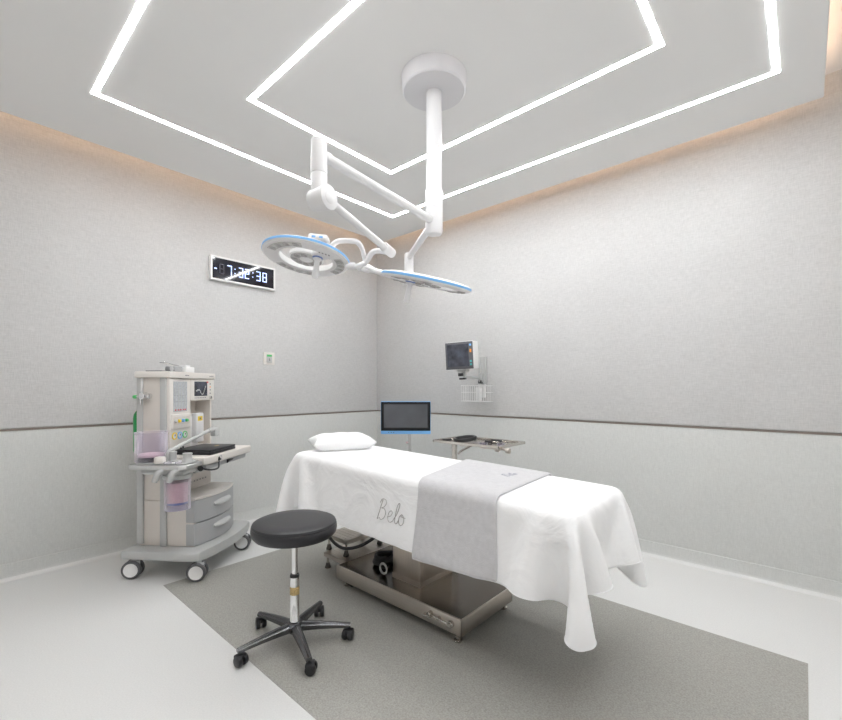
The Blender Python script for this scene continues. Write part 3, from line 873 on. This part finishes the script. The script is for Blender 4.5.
bm = new(); lathe(bm, [(0, .085), (.030, .085), (.030, .10), (.0232, .11), (.0232, .315), (.0215, .337), (0, .337)], None, 32); obj('gas_cylinder', bm, 'chrome', ST)
bm = new(); lathe(bm, [(.0235, .250), (.0238, .250), (.0238, .290), (.0235, .290)], None, 32); obj('sticker', bm, 'sticker', ST)
bm = new(); lathe(bm, [(0, .058), (.030, .058), (.036, .066), (.040, .100), (.034, .112), (.029, .114), (0, .114)], None, 32); obj('hub', bm, 'dchrome', ST)
for k, ang in enumerate((-19, -98, -171, 118, 50)):
    R = Matrix.Rotation(math.radians(ang), 4, 'Z')
    bm = new()
    n = 12; rings = []
    for i in range(n + 1):
        t = i / n; r = .02 + .262 * t; zc = .090 - .006 * t - .014 * t * t; hw = .024 - .010 * t; hh = .020 - .010 * t
        rings.append([bm.verts.new(R @ Vector((r, y_, zc + z_))) for y_, z_ in ((-hw, -hh), (-hw, hh * .25), (-hw * .55, hh * .8), (0, hh), (hw * .55, hh * .8), (hw, hh * .25), (hw, -hh))])
    for A, B in zip(rings, rings[1:]):
        for i in range(7): bm.faces.new((A[i], A[(i + 1) % 7], B[(i + 1) % 7], B[i]))
    bm.faces.new(rings[0]); bm.faces.new(rings[-1])
    leg = obj('leg', bm, 'dchrome', ST)
    cs = R @ Vector((.272, 0, 0)); R2 = Matrix.Translation((cs.x, cs.y, 0)) @ Matrix.Rotation(math.radians(ang + 60 + 47 * k), 4, 'Z')
    bm = new(); lathe(bm, [(0, .045), (.0055, .045), (.0055, .078), (.010, .078), (.010, .062), (0, .062)], Matrix.Translation((cs.x, cs.y, 0)), 12)
    for s in (-1, 1):
        vs = cyl(bm, (.012, s * .006, .0265), (.012, s * .026, .0265), .026, .0245, 24, .003)
        bmesh.ops.transform(bm, matrix=R2, verts=vs)
    vs = box(bm, (-.012, -.025, .028), (.026, .025, .054), .006, 2); bmesh.ops.transform(bm, matrix=R2, verts=vs)
    obj('caster', bm, 'black', leg)

# ------------------------------------------------------------------ anaesthesia machine (local x = towards its front, local y = its width)
AM = thing('anaesthesia_machine', 'cream and grey anaesthesia machine on casters against the left wall', 'medical machine', (-3.450, 1.295, 0), math.atan2(.597, .802))
# base platform with a bowed front
def bow(y, base, out, half): return base + out * (1 - (y / half) ** 2)
poly = [(-.30, -.36), (.20, -.37)] + [(bow(y, .25, .055, .36), y) for y in [-.35 + .70 * i / 14 for i in range(15)]] + [(.20, .37), (-.30, .36)]
bm = new(); prism(bm, poly, .128, .192, .016, 0, 3); obj('base_platform', bm, 'lgrey', AM)
for x, y in ((-.220, -.335), (.245, -.335), (-.235, .30), (.265, .235)):
    bm = new(); cyl(bm, (x, y, .10), (x, y, .135), .016, None, 16); vs = box(bm, (-.035, -.022, .070), (.030, .022, .118), .010, 2, Matrix.Translation((x, y, 0)) @ Matrix.Rotation(.25, 4, 'Z'))
    c = obj('caster', bm, 'mgrey', AM)
    W = Matrix.Translation((x - .012, y, .062)) @ Matrix.Rotation(.25, 4, 'Z') @ Matrix.Rotation(PI / 2, 4, 'X')
    for s in (-1, 1):
        bm = new(); lathe(bm, [(.045, s * .036), (.055, s * .037), (.061, s * .032), (.062, s * .022), (.060, s * .012), (.045, s * .010)], W, 32)
        obj('tyre', bm, 'tyre', c)
        bm = new(); lathe(bm, [(0, s * .034), (.040, s * .034), (.0455, s * .037), (.0475, s * .033), (.0475, s * .012), (0, s * .012)], W, 32)
        obj('wheel_disc', bm, 'white2', c)
# lower cabinet
bm = new(); box(bm, (-.25, -.255, .192), (.155, .245, .520), .006, 2); box(bm, (-.25, -.255, .50), (-.02, .245, .85), .006, 2)
obj('lower_cabinet', bm, 'creamd', AM)
def bowed(bm, z0, z1, b0, o, half, x0=.10, bev=.006, yl=-.258, yr=.258):
    ys_ = [yl + (yr - yl) * i / 12 for i in range(13)]
    prism(bm, [(x0, yl)] + [(bow(y, b0, o, half), y) for y in ys_] + [(x0, yr)], z0, z1, bev, 0, 2)
bm = new(); bowed(bm, .516, .531, .158, .062, .27, -.02); obj('cabinet_top', bm, 'cream', AM)
for z0, z1 in ((.198, .350), (.358, .512)):
    bm = new(); bowed(bm, z0, z1, .156, .062, .27); dr = obj('drawer', bm, 'mgrey', AM)
    bm = new(); ys_ = [-.105 + .22 * i / 10 for i in range(11)]
    zz = z1 - .055; rings = []
    for i, y in enumerate(ys_):
        t = i / 10; k = max(.15, math.sin(PI * min(1, max(0, t * .92 + .04)))) ** .35; xx = bow(y, .156, .062, .27) - .004
        rings.append([bm.verts.new((xx + p * k, y, zz + q * k)) for p, q in ((0, -.018), (.026, -.020), (.034, -.010), (.032, .004), (.016, .018), (0, .020))])
    for A, B in zip(rings, rings[1:]):
        for i in range(6): bm.faces.new((A[i], A[(i + 1) % 6], B[(i + 1) % 6], B[i]))
    bm.faces.new(rings[0]); bm.faces.new(rings[-1]); obj('handle', bm, 'lgrey', dr)
for i in range(11): bm = new(); box(bm, (-.021, -.20 + .036 * i, .585), (-.018, -.188 + .036 * i, .592)); obj('vent_slot', bm, 'backing', AM)
# upper body with a recess at right
bm = new()
box(bm, (-.25, -.265, .82), (-.040, -.025, 1.372), .004, 2)
box(bm, (-.25, -.03, .82), (-.16, .285, 1.372), .004, 2)
box(bm, (-.25, .262, .82), (-.040, .285, 1.372), .004, 2)
box(bm, (-.25, -.03, 1.205), (-.040, .285, 1.372), .004, 2)
obj('upper_cabinet', bm, 'creamd', AM)
bm = new(); prism(bm, [(-.262, -.285), (-.025, -.285), (-.008, -.275), (.002, -.15), (-.003, -.03), (-.010, .06), (-.010, .27), (-.020, .305), (-.262, .305)], 1.370, 1.415, .007, 0, 3); obj('top_cap', bm, 'cream', AM)
bm = new()
for x0, x1 in ((-.258, -.212), (-.086, -.040)):
    box(bm, (x0, -.272, .205 if x0 < -.1 else .192), (x1, -.250, 1.371), .006, 3)
obj('edge_rail', bm, 'lgrey', AM)
def up(*args):
    o = obj(*args); o.location.x = -.036; return o


bm = new(); box(bm, (-.008, -.262, .855), (.020, -.028, 1.368), .008, 3); up('left_front_panel', bm, 'cream', AM)
bm = new(); box(bm, (-.008, -.024, 1.200), (.018, .288, 1.368), .008, 3); up('right_front_panel', bm, 'cream', AM)
bm = new(); box(bm, (.019, -.226, 1.128), (.023, -.075, 1.345), .001, 1); fw = up('flow_window', bm, 'flow', AM)
bm = new()
for y in (-.205, -.172, -.140, -.104): box(bm, (.0228, y - .003, 1.140), (.0242, y + .003, 1.335), mi=0)
for zz in (1.20, 1.245, 1.29): box(bm, (.0228, -.215, zz), (.024, -.085, zz + .0015), mi=1)
for y in (-.205, -.172, -.148, -.118, -.096): box(bm, (.0229, y - .007, 1.136), (.0245, y + .006, 1.146), mi=2)
obj('flow_tube_marks', bm, ['lgrey', 'ink', 'red'], fw)
bm = new(); box(bm, (.012, -.250, 1.005), (.030, -.040, 1.112), .007, 3); kp = up('knob_panel', bm, 'cream', AM)
bm = new(); box(bm, (.0295, -.236, 1.036), (.031, -.060, 1.092), .002, 1); obj('knob_recess', bm, 'creamd', kp)
for y, m_ in ((-.222, 'lgrey'), (-.184, 'yellow'), (-.142, 'blue'), (-.100, 'greenl')):
    bm = new(); cyl(bm, (.030, y, 1.063), (.048, y, 1.063), .012, .010, 20, .002); obj('knob', bm, m_, kp)
for y, m_ in ((-.215, 'yellow'), (-.158, 'blue'), (-.100, 'greenl')):
    bm = new(); lathe(bm, [(.0185, 0), (.026, 0), (.026, .006), (.0185, .006), (.0185, 0)], frame_to(Vector((.019, y, .958)), Vector((1, y, .958))), 28, 0)
    lathe(bm, [(0, .001), (.0185, .001), (.0185, .004), (0, .004)], frame_to(Vector((.019, y, .958)), Vector((1, y, .958))), 24, 1)
    box(bm, (.0225, y - .001, .956), (.0240, y + .010, .969), mi=2)
    up('pressure_gauge', bm, [m_, 'white2', 'ink'], AM)
bm = new(); box(bm, (.017, .020, 1.236), (.021, .184, 1.348), .001, 1); ms = up('display_screen', bm, 'screen2', AM)
bm = new()
prev = None
for i in range(24):
    y = .035 + .13 * i / 23; zz = 1.275 + .045 * math.sin(i * .33) * (i / 24) + .006 * math.sin(i * 2.1)
    if prev: box(bm, (.0208, prev[0], min(prev[1], zz) - .0006), (.0214, y, max(prev[1], zz) + .0006))
    prev = (y, zz)
obj('trace', bm, 'lgrey', ms)
bm = new(); box(bm, (.0205, .178, 1.338), (.0218, .196, 1.350)); up('alarm_lamp', bm, 'red', AM)
for i in range(7): bm = new(); box(bm, (.017, .022 + .022 * i, 1.219), (.0195, .036 + .022 * i, 1.225)); up('soft_key', bm, 'ink', AM)
for zz, k in ((1.330, 'ink'), (1.306, 'orange'), (1.282, 'ink'), (1.255, 'ink')): bm = new(); box(bm, (.017, .222, zz - .004), (.0205, .234, zz + .006), .001, 1); up('side_button', bm, k, AM)
bm = new(); cyl(bm, (.016, .228, 1.222), (.032, .228, 1.222), .013, .012, 20, .002); up('rotary_knob', bm, 'chrome', AM)
bm = new(); box(bm, (.001, -.118, 1.388), (.0028, -.075, 1.394)); obj('name_marking', bm, 'ink', AM)
bm = new(); box(bm, (-.0105, .205, 1.388), (-.0090, .262, 1.393)); obj('name_marking', bm, 'ink', AM)
# vaporiser in the recess
bm = new(); box(bm, (-.15, -.015, .828), (-.01, .115, 1.095), .012, 3); cyl(bm, (-.085, .035, 1.09), (-.085, .035, 1.140), .048, .044, 28, .006)
vp = up('vaporiser', bm, 'white2', AM)
bm = new(); box(bm, (-.015, .032, .880), (.028, .130, 1.105), .010, 3); obj('vaporiser_front', bm, 'white', vp)
bm = new(); box(bm, (.0275, .048, 1.045), (.0292, .108, 1.080), .001, 1, mi=0); box(bm, (.029, .070, 1.055), (.0297, .087, 1.069), mi=1); obj('label', bm, ['yellow', 'ink'], vp)
# worktop
poly = [(-.02, -.325), (.22, -.325), (.262, -.310), (.280, -.275), (.284, -.18), (.284, .305), (.275, .325), (-.05, .325), (-.05, -.325)]
bm = new(); prism(bm, poly, .772, .826, .010, 0, 3); wt = obj('worktop', bm, 'cream', AM)
bm = new(); lathe(bm, [(.012, 0), (.018, 0), (.018, .003), (.012, .003), (.012, 0)], frame_to(Vector((.283, -.14, .800)), Vector((1, -.14, .800))), 20); obj('round_badge', bm, 'lgrey', wt)
bm = new(); box(bm, (.02, -.28, .735), (.262, .27, .774), .006, 2); obj('under_tray', bm, 'mgrey', AM)
bm = new(); box(bm, (-.02, -.24, .70), (.16, -.06, .77), .008, 2); obj('support_bracket', bm, 'lgrey', AM)
bm = new(); cyl(bm, (.262, -.02, .753), (.275, .045, .758), .016, .004, 14); obj('drawer_catch', bm, 'black', AM)
# breathing circuit block on the near side
poly = [(-.13, -.50), (-.10, -.53), (.23, -.53), (.265, -.50), (.265, -.335), (-.10, -.30), (-.13, -.33)]
bm = new(); prism(bm, poly, .775, .806, .008, 0, 3); ct = obj('circuit_block', bm, 'alu', AM)
bm = new(); prism(bm, [(x * .86 + .02, (y + .42) * .75 - .42) for x, y in poly], .805, .816, .003, 0, 2); obj('block_cover', bm, 'lgrey', ct)
bm = new(); box(bm, (-.05, -.50, .740), (.24, -.30, .778), .01, 2); obj('block_underside', bm, 'lgrey', ct)
Cb = Matrix.Translation((-.045, -.405, .816))
bm = new(); lathe(bm, [(.092, .0), (.096, .0), (.096, .180), (.099, .184), (.099, .190), (.092, .190), (.092, .0)], Cb, 48); obj('bellows_housing', bm, 'purple', AM)
bm = new(); lathe(bm, [(0, 0), (.084, 0), (.088, .003), (.088, .010), (.084, .013), (.088, .016), (.088, .026), (.084, .030), (0, .030)], Cb, 40); obj('bellows_base', bm, 'black', AM)
bm = new(); lathe(bm, [(0, .030), (.086, .030), (.088, .036), (.086, .044), (.08, .046), (0, .048)], Cb, 40); obj('bellows', bm, 'pinkd', AM)
bm = new(); lathe(bm, [(0, 0), (.032, 0), (.034, .006), (.034, .032), (.030, .040), (.020, .042), (0, .042)], Matrix.Translation((.075, -.485, .814)), 32); obj('pressure_valve', bm, 'cream', AM)
bm = new(); lathe(bm, [(0, 0), (.026, 0), (.026, .010), (.021, .014), (.021, .055), (.0235, .060), (.0235, .070), (0, .070)], Matrix.Translation((.125, -.43, .814)), 28); obj('valve_port', bm, 'lgrey', AM)
bm = new(); lathe(bm, [(0, 0), (.036, 0), (.034, .014), (.028, .022), (.026, .046), (.030, .056), (.027, .060), (0, .060)], Matrix.Translation((.225, -.430, .814)), 28); obj('valve_port', bm, 'lgrey', AM)
bm = new(); lathe(bm, [(0, 0), (.020, 0), (.020, .020), (.014, .026), (0, .026)], Matrix.Translation((.170, -.345, .814)), 24); obj('valve_port', bm, 'lgrey', AM)
bm = new(); lathe(bm, [(0, 0), (.024, 0), (.026, .004), (.022, .010), (0, .010)], Matrix.Translation((.135, -.495, .815)), 24); obj('valve_window', bm, 'purple', AM)
bm = new(); lathe(bm, [(0, 0), (.020, 0), (.022, .004), (.018, .012), (0, .012)], Matrix.Translation((.205, -.490, .815)), 24); obj('valve_window', bm, 'purple', AM)
bm = new(); tube(bm, [(.095, -.440, .812), (.095, -.440, .855), (.098, -.432, .880), (.115, -.390, .900), (.165, -.27, .950), (.210, -.16, .995), (.216, -.13, 1.000)], .0125, 12); tube(bm, [(.208, -.165, .993), (.218, -.12, 1.001)], .017, 12, 1)
ba = obj('bag_arm', bm, 'lgrey', AM)
bm = new(); box(bm, (.195, -.125, .950), (.235, -.070, 1.008), .006, 2); obj('arm_end_block', bm, 'lgrey', ba)
for x in (.100, .195):
    bm = new()
    tube(bm, [(x + .030, -.475, .772), (x + .018, -.515, .772), (x + .004, -.538, .762), (x - .006, -.548, .735), (x - .014, -.552, .706)], .017, 14)
    for k in range(4): cyl(bm, (x - .001 - .003 * k, -.542 - .0015 * k, .752 - .010 * k), (x - .002 - .003 * k, -.543 - .0015 * k, .746 - .010 * k), .0215, None, 16)
    obj('hose_port', bm, 'lgrey', AM)
Cc = Matrix.Translation((.125, -.385, .495))
bm = new(); lathe(bm, [(.075, .0), (.078, .0), (.080, .20), (.080, .222), (.076, .222), (.075, .0)], Cc, 40); lathe(bm, [(0, .0), (.078, 0), (.078, .004), (0, .004)], Cc, 40); obj('absorber_canister', bm, 'purple', AM)
bm = new(); lathe(bm, [(0, .052), (.0735, .052), (.0735, .180), (0, .186)], Cc, 36); obj('absorbent', bm, 'pink', AM)
bm = new(); lathe(bm, [(0, .038), (.074, .038), (.074, .050), (0, .050)], Cc, 36); obj('canister_screen', bm, 'dblue', AM)
bm = new(); lathe(bm, [(0, .205), (.085, .205), (.090, .215), (.090, .232), (.080, .240), (0, .240)], Cc, 36); obj('canister_lid', bm, 'lgrey', AM)
bm = new(); cyl(bm, (.225, -.30, .76), (.262, -.345, .755), .018, None, 16, .003); tube(bm, [(.25, -.33, .755), (.29, -.27, .735), (.30, -.20, .735), (.285, -.165, .765), (.28, -.16, .790)], .006, 8); cyl(bm, (.27, -.165, .785), (.29, -.155, .800), .014, None, 14, .002)
obj('tube_connector', bm, 'black', AM)
# valve and side gauge of the near rail
bm = new(); box(bm, (-.224, -.276, 1.225), (-.206, -.270, 1.368), .002, 1)
o = obj('rail_strip', bm, 'white2', AM)
bm = new(); cyl(bm, (-.185, -.272, 1.243), (-.185, -.322, 1.243), .026, .024, 24, .004); cyl(bm, (-.20, -.300, 1.243), (-.145, -.300, 1.243), .011, None, 16, .002); cyl(bm, (-.150, -.300, 1.243), (-.130, -.300, 1.243), .020, None, 20, .004)
cyl(bm, (-.20, -.30, 1.238), (-.235, -.30, 1.238), .009, None, 14, .002); cyl(bm, (-.205, -.30, 1.233), (-.205, -.30, 1.183), .0055, None, 12)
rv = obj('regulator_valve', bm, 'chrome', AM)
bm = new(); cyl(bm, (-.233, -.30, 1.238), (-.256, -.30, 1.236), .0125, None, 16, .003); obj('knob', bm, 'greenl', rv)
bm = new(); lathe(bm, [(0, .84), (.03, .84), (.034, .850), (.034, 1.08), (.030, 1.11), (.018, 1.13), (.010, 1.14), (.010, 1.16), (0, 1.16)], Matrix.Translation((-.297, -.200, 0)), 32); gb = obj('gas_cylinder', bm, 'green', AM)
bm = new(); box(bm, (-.32, -.23, .825), (-.24, -.17, .842), .004, 1); obj('cylinder_bracket', bm, 'lgrey', AM)
bm = new(); cyl(bm, (-.16, -.262, .765), (-.16, -.292, .765), .014, None, 16, .003); obj('gas_outlet', bm, 'steel2', AM)

# things lying on the machine
AX = world_of(AM)


def on_machine(name, label, cat, x, y, z, rot=0., group=None):
    p = AX @ Vector((x, y, z)); return thing(name, label, cat, p, math.atan2(.597, .802) + rot, group)


t = on_machine('document_case', 'flat black case lying on the cream worktop of the machine', 'case', .124, -.060, .8275)
bm = new(); box(bm, (-.13, -.165, 0), (.135, .175, .018), .005, 2); box(bm, (-.13, -.165, .020), (.135, .175, .036), .006, 2); box(bm, (-.13, -.16, .012), (.13, .17, .026), .003, 1); obj('case_shell', bm, 'leather', t)
bm = new(); box(bm, (.04, .03, .0355), (.055, .09, .0368)); obj('marking', bm, 'sticker', t)
bm = new(); tube(bm, [(-.10, -.14, .030), (-.115, -.12, .062), (-.125, -.09, .060), (-.125, -.075, .03)], .006, 8); obj('carry_loop', bm, 'dark', t)
t = on_machine('monitoring_module', 'small grey clamp device on the machine top, left of the white box', 'device', -.10, -.10, 1.415)
bm = new(); box(bm, (-.10, -.16, 0), (.02, .04, .006), .002, 1); obj('flat_plate', bm, 'dark', t)
bm = new(); box(bm, (-.03, -.03, .005), (.03, .06, .042), .008, 2); cyl(bm, (-.02, -.05, .022), (.02, -.05, .022), .020, None, 18, .003); obj('clamp_body', bm, 'mgrey', t)
bm = new(); vs = box(bm, (-.02, -.13, .046), (.02, .03, .052), .002, 1); bmesh.ops.rotate(bm, cent=(0, .03, .046), matrix=Matrix.Rotation(-.10, 3, 'X'), verts=vs); obj('clamp_lever', bm, 'chrome', t)
t = on_machine('plastic_box', 'small white box on the machine top, right of the grey clamp device', 'box', -.09, .025, 1.415)
bm = new(); box(bm, (-.035, -.045, 0), (.035, .055, .044), .005, 2); obj('box_body', bm, 'white2', t)
bm = new(); box(bm, (-.030, -.035, .043), (.025, .020, .056), .005, 2); obj('box_lid', bm, 'white', t)

# ------------------------------------------------------------------ monitor on a pole behind the table
mc = at(405.8, 418, 4.2)
MN = thing('pole_monitor', 'dark flat monitor with a blue edge standing on a pole behind the table', 'monitor', (mc.x, mc.y, 0), YAW)
bm = new(); box(bm, (-.243, -.018, .850), (.243, .020, 1.168), .007, 2); obj('housing', bm, 'blue', MN)
bm = new(); box(bm, (-.240, -.0215, .882), (.240, -.016, 1.163), .003, 1); obj('bezel', bm, 'bezel', MN)
bm = new(); box(bm, (-.212, -.0235, .912), (.212, -.0205, 1.140)); obj('screen', bm, 'screen', MN)
for i in range(3): bm = new(); cyl(bm, (-.165 + .024 * i, -.0175, .866), (-.165 + .024 * i, -.0215, .866), .004, None, 10); obj('button', bm, 'black', MN)
bm = new(); box(bm, (-.06, .018, .95), (.06, .045, 1.07), .004, 2); tube(bm, [(.010, .04, .99), (.025, .065, .96), (.030, .07, .90)], .018, 12); obj('mount', bm, 'lgrey', MN)
bm = new(); cyl(bm, (.030, .07, .07), (.030, .07, .60), .024, None, 20, .002); cyl(bm, (.030, .07, .58), (.030, .07, .98), .020, None, 20, .002); obj('pole', bm, 'alu', MN)
bm = new(); cyl(bm, (.000, .05, .760), (.024, .062, .760), .010, None, 16, .003); obj('clamp_knob', bm, 'pinkd', MN)
for k in range(5):
    a = k * 2 * PI / 5 + .3; e = Vector((.030 + .24 * math.cos(a), .07 + .24 * math.sin(a), .062))
    bm = new(); tube(bm, [(.030, .07, .075), e], .014, 10, 1); l = obj('leg', bm, 'lgrey', MN)
    bm = new(); cyl(bm, e + Vector((-.01, -.012, -.037)), e + Vector((.01, .012, -.037)), .025, None, 18, .003); cyl(bm, e + Vector((0, 0, -.03)), e, .006, None, 10); obj('caster', bm, 'dark', l)

# ------------------------------------------------------------------ instrument stand with a steel tray
tx0, tx1, ty0, ty1, tz = -2.150, -1.560, 2.545, 2.920, .900
IS = thing('instrument_stand', 'stainless steel tray stand beyond the table holding dark instruments', 'instrument stand', (-1.98, 2.62, 0))
bm = new(); box(bm, (tx0, ty0, tz - .020), (tx1, ty1, tz - .016), .001, 1)
for a in ((tx0, ty0, tx1, ty0 + .010), (tx0, ty1 - .010, tx1, ty1), (tx0, ty0, tx0 + .010, ty1), (tx1 - .010, ty0, tx1, ty1)): box(bm, (a[0], a[1], tz - .020), (a[2], a[3], tz), .003, 2)
obj('tray', bm, 'steel2', IS, world=True)
bm = new(); box(bm, (-2.012, 2.605, .07), (-1.978, 2.635, tz - .02), .004, 2); obj('post', bm, 'steel2', IS, world=True)
bm = new(); tube(bm, [(-1.96, 2.62, .800), (-1.93, 2.62, .825), (-1.86, 2.62, .862), (-1.82, 2.62, .879)], .008, 8); obj('brace', bm, 'steel2', IS, world=True)
bm = new(); cyl(bm, (-1.76, 2.62, .870), (-1.53, 2.62, .870), .008, None, 12); cyl(bm, (-1.535, 2.60, .868), (-1.505, 2.60, .868), .018, None, 16, .003); cyl(bm, (-1.62, 2.60, .866), (-1.59, 2.60, .866), .014, None, 16, .003); box(bm, (-1.92, 2.58, .868), (-1.86, 2.62, .881), .003, 1)
obj('adjusting_rod', bm, 'steel', IS, world=True)
bm = new()
for x in (-2.13, -1.55): tube(bm, [(x, 2.42, .052), (x, 2.84, .052)], .014, 10, 1)
tube(bm, [(-2.13, 2.62, .056), (-1.55, 2.62, .056)], .016, 10, 1); obj('stand_base', bm, 'steel2', IS, world=True)
for x in (-2.13, -1.55):
    for y in (2.43, 2.83):
        bm = new(); cyl(bm, (x - .012, y, .0205), (x + .012, y, .0205), .0205, None, 18, .003); cyl(bm, (x, y, .022), (x, y, .045), .006, None, 8); obj('caster', bm, 'dark', IS, world=True)
TZ = tz - .0158
bm = new(); pts = []
for i in range(56):
    a = 2 * PI * i / 18; pts.append((-1.925 + .085 * math.cos(a), 2.66 + .072 * math.sin(a), TZ + .009 + .017 * i / 56 + .012 * (1 + math.sin(a * 1 + .6)) ))
tube(bm, pts, .009, 8, 2)
o = obj('coiled_cable', bm, 'black'); tag(o, 'black cable coiled on the steel tray', 'cable')
for k, (x0, y0_, x1, y1_, lab) in enumerate(((-2.10, 2.60, -2.03, 2.72, 'short dark instrument at the left end of the steel tray'),
                                 (-1.80, 2.83, -1.64, 2.85, 'long grey instrument lying along the far rim of the steel tray'),
                                 (-1.80, 2.74, -1.70, 2.78, 'dark instrument just right of the coiled cable on the tray'))):
    a = Vector((x0, y0_, TZ + .011)); b_ = Vector((x1, y1_, TZ + .011)); d = (b_ - a).normalized()
    t = thing('surgical_instrument', lab, 'instrument', a.lerp(b_, .5) - Vector((0, 0, .011)), 0, 'instruments on the steel tray')
    bm = new(); cyl(bm, a, a.lerp(b_, .55), .011, .009, 14, .002); obj('grip', bm, 'black', t, world=True)
    bm = new(); cyl(bm, a.lerp(b_, .52), b_, .006, .003, 12, .001); obj('shaft', bm, 'steel2', t, world=True)
for k, (x, y, r, lab) in enumerate(((-1.72, 2.60, .032, 'low clear dish nearer the coiled cable on the tray'), (-1.61, 2.66, .030, 'low clear dish nearest the right end of the tray'))):
    bm = new(); lathe(bm, [(0, 0), (r * .8, 0), (r, .022), (r * .94, .022), (r * .76, .003), (0, .003)], None, 28)
    o = obj('dish', bm, 'clearp'); o.location = (x, y, TZ); tag(o, lab, 'dish', 'clear dishes on the steel tray')

# ------------------------------------------------------------------ patient monitor on the wall
pm = at(461.2, 356, 4.05)
WB = thing('wall_mounted_monitor', 'small white patient monitor on a wall arm above a wire basket', 'monitor', (-2.39, YB - .004, 1.49))
bm = new(); box(bm, (-2.482, YB - .028, 1.335), (-2.387, YB - .004, 1.612), .004, 2); box(bm, (-2.467, YB - .040, 1.34), (-2.447, YB - .027, 1.61), .002, 1); box(bm, (-2.422, YB - .040, 1.34), (-2.402, YB - .027, 1.61), .002, 1)
obj('wall_channel', bm, 'lgrey', WB, world=True)
X = Matrix.Translation(pm) @ Matrix.Rotation(.20, 4, 'Z') @ Matrix.Rotation(.05, 4, 'X') @ Matrix.Rotation(-.03, 4, 'Y')
bm = new(); box(bm, (-.142, -.045, -.128), (.142, .085, .132), .012, 3, X); hs = obj('monitor_housing', bm, 'white2', WB, world=True)
bm = new(); box(bm, (-.140, -.0475, -.124), (.140, -.042, .128), .004, 2, X); obj('bezel', bm, M['backing'], hs, world=True)
bm = new(); box(bm, (-.122, -.0495, -.100), (.098, -.0465, .108), .001, 1, X); obj('screen', bm, 'screen2', hs, world=True)
for z_, k in ((.095, 'blue'), (.035, 'orange'), (-.055, 'teal'), (-.085, 'teal')): bm = new(); box(bm, (.108, -.050, z_ - .008), (.126, -.0465, z_ + .010 + (.012 if k == 'orange' else 0)), .001, 1, X); obj('button', bm, k, hs, world=True)
bm = new(); box(bm, (-.05, -.02, -.150), (.05, .06, -.126), .004, 1, X); box(bm, (-.015, .0, -.185), (.03, .04, -.145), .004, 1, X); obj('tilt_head', bm, 'lgrey', WB, world=True)
bm = new(); box(bm, (-.030, -.03, -.190), (.010, .02, -.160), .004, 1, X); box(bm, (-.020, -.03, -.222), (.040, .01, -.205), .003, 1, X); obj('locking_lever', bm, 'black', WB, world=True)
e = X @ Vector((.01, .02, -.175))
bm = new(); cyl(bm, e + Vector((0, 0, -.045)), e + Vector((0, 0, .02)), .014, None, 16, .002); tube(bm, [e + Vector((0, 0, -.025)), (-2.434, YB - .05, e.z - .025)], .013, 12, 1); cyl(bm, (-2.434, YB - .055, e.z - .07), (-2.434, YB - .055, e.z + .02), .022, None, 18, .003)
obj('support_arm', bm, 'lgrey', WB, world=True)
bm = new(); box(bm, (-2.454, YB - .075, 1.345), (-2.414, YB - .03, 1.375), .004, 1); obj('clamp', bm, 'black', WB, world=True)
gx0, gx1, gy0, gy1, gz0, gz1 = -2.600, -2.305, YB - .155, YB - .030, 1.165, 1.322
WK = thing('wire_basket', 'small white wire basket hanging under the wall-mounted monitor', 'basket', ((gx0 + gx1) / 2, (gy0 + gy1) / 2, gz0))
bm = new()
for z_, r in ((gz0, .003), ((gz0 + gz1) / 2 + .01, .0028), (gz1, .0042)):
    pts = [(gx0, gy0, z_), (gx1, gy0, z_), (gx1, gy1, z_), (gx0, gy1, z_)]
    for a, b_ in zip(pts, pts[1:] + pts[:1]): tube(bm, [a, b_], r, 6, 1)
for i in range(12):
    x = gx0 + (gx1 - gx0) * i / 11
    tube(bm, [(x, gy0, gz1), (x, gy0, gz0), (x, gy1, gz0), (x, gy1, gz1)], .0022, 6, 1)
for i in range(1, 4):
    y = gy0 + (gy1 - gy0) * i / 4; tube(bm, [(gx0, y, gz1), (gx0, y, gz0), (gx1, y, gz0), (gx1, y, gz1)], .0022, 6, 1)
obj('wires', bm, 'wire', WK, world=True)
bm = new(); box(bm, (-2.480, YB - .030, 1.20), (-2.400, YB - .004, 1.335), .003, 1); obj('hanging_plate', bm, 'wire', WK, world=True)
bm = new(); box(bm, (-2.465, YB - .10, gz0 + .004), (-2.417, YB - .05, gz1 - .02), .005, 2)
o = obj('sensor_holder', bm, 'white2', None); tag(o, 'small white block standing inside the wire basket', 'box')

# ------------------------------------------------------------------ world, view
w = bpy.data.worlds.new('world'); SC.world = w; w.use_nodes = True
w.node_tree.nodes['Background'].inputs[0].default_value = (.5, .5, .5, 1); w.node_tree.nodes['Background'].inputs[1].default_value = .0
vs_ = SC.view_settings; vs_.view_transform = 'Standard'; vs_.look = 'None'; vs_.gamma = 1; vs_.use_curve_mapping = False
vs_.exposure = 0.80
SC.cycles.max_bounces = 14; SC.cycles.diffuse_bounces = 9; SC.cycles.glossy_bounces = 5; SC.cycles.transmission_bounces = 8
SC.cycles.use_denoising = True
SC.cycles.caustics_reflective = False; SC.cycles.caustics_refractive = False
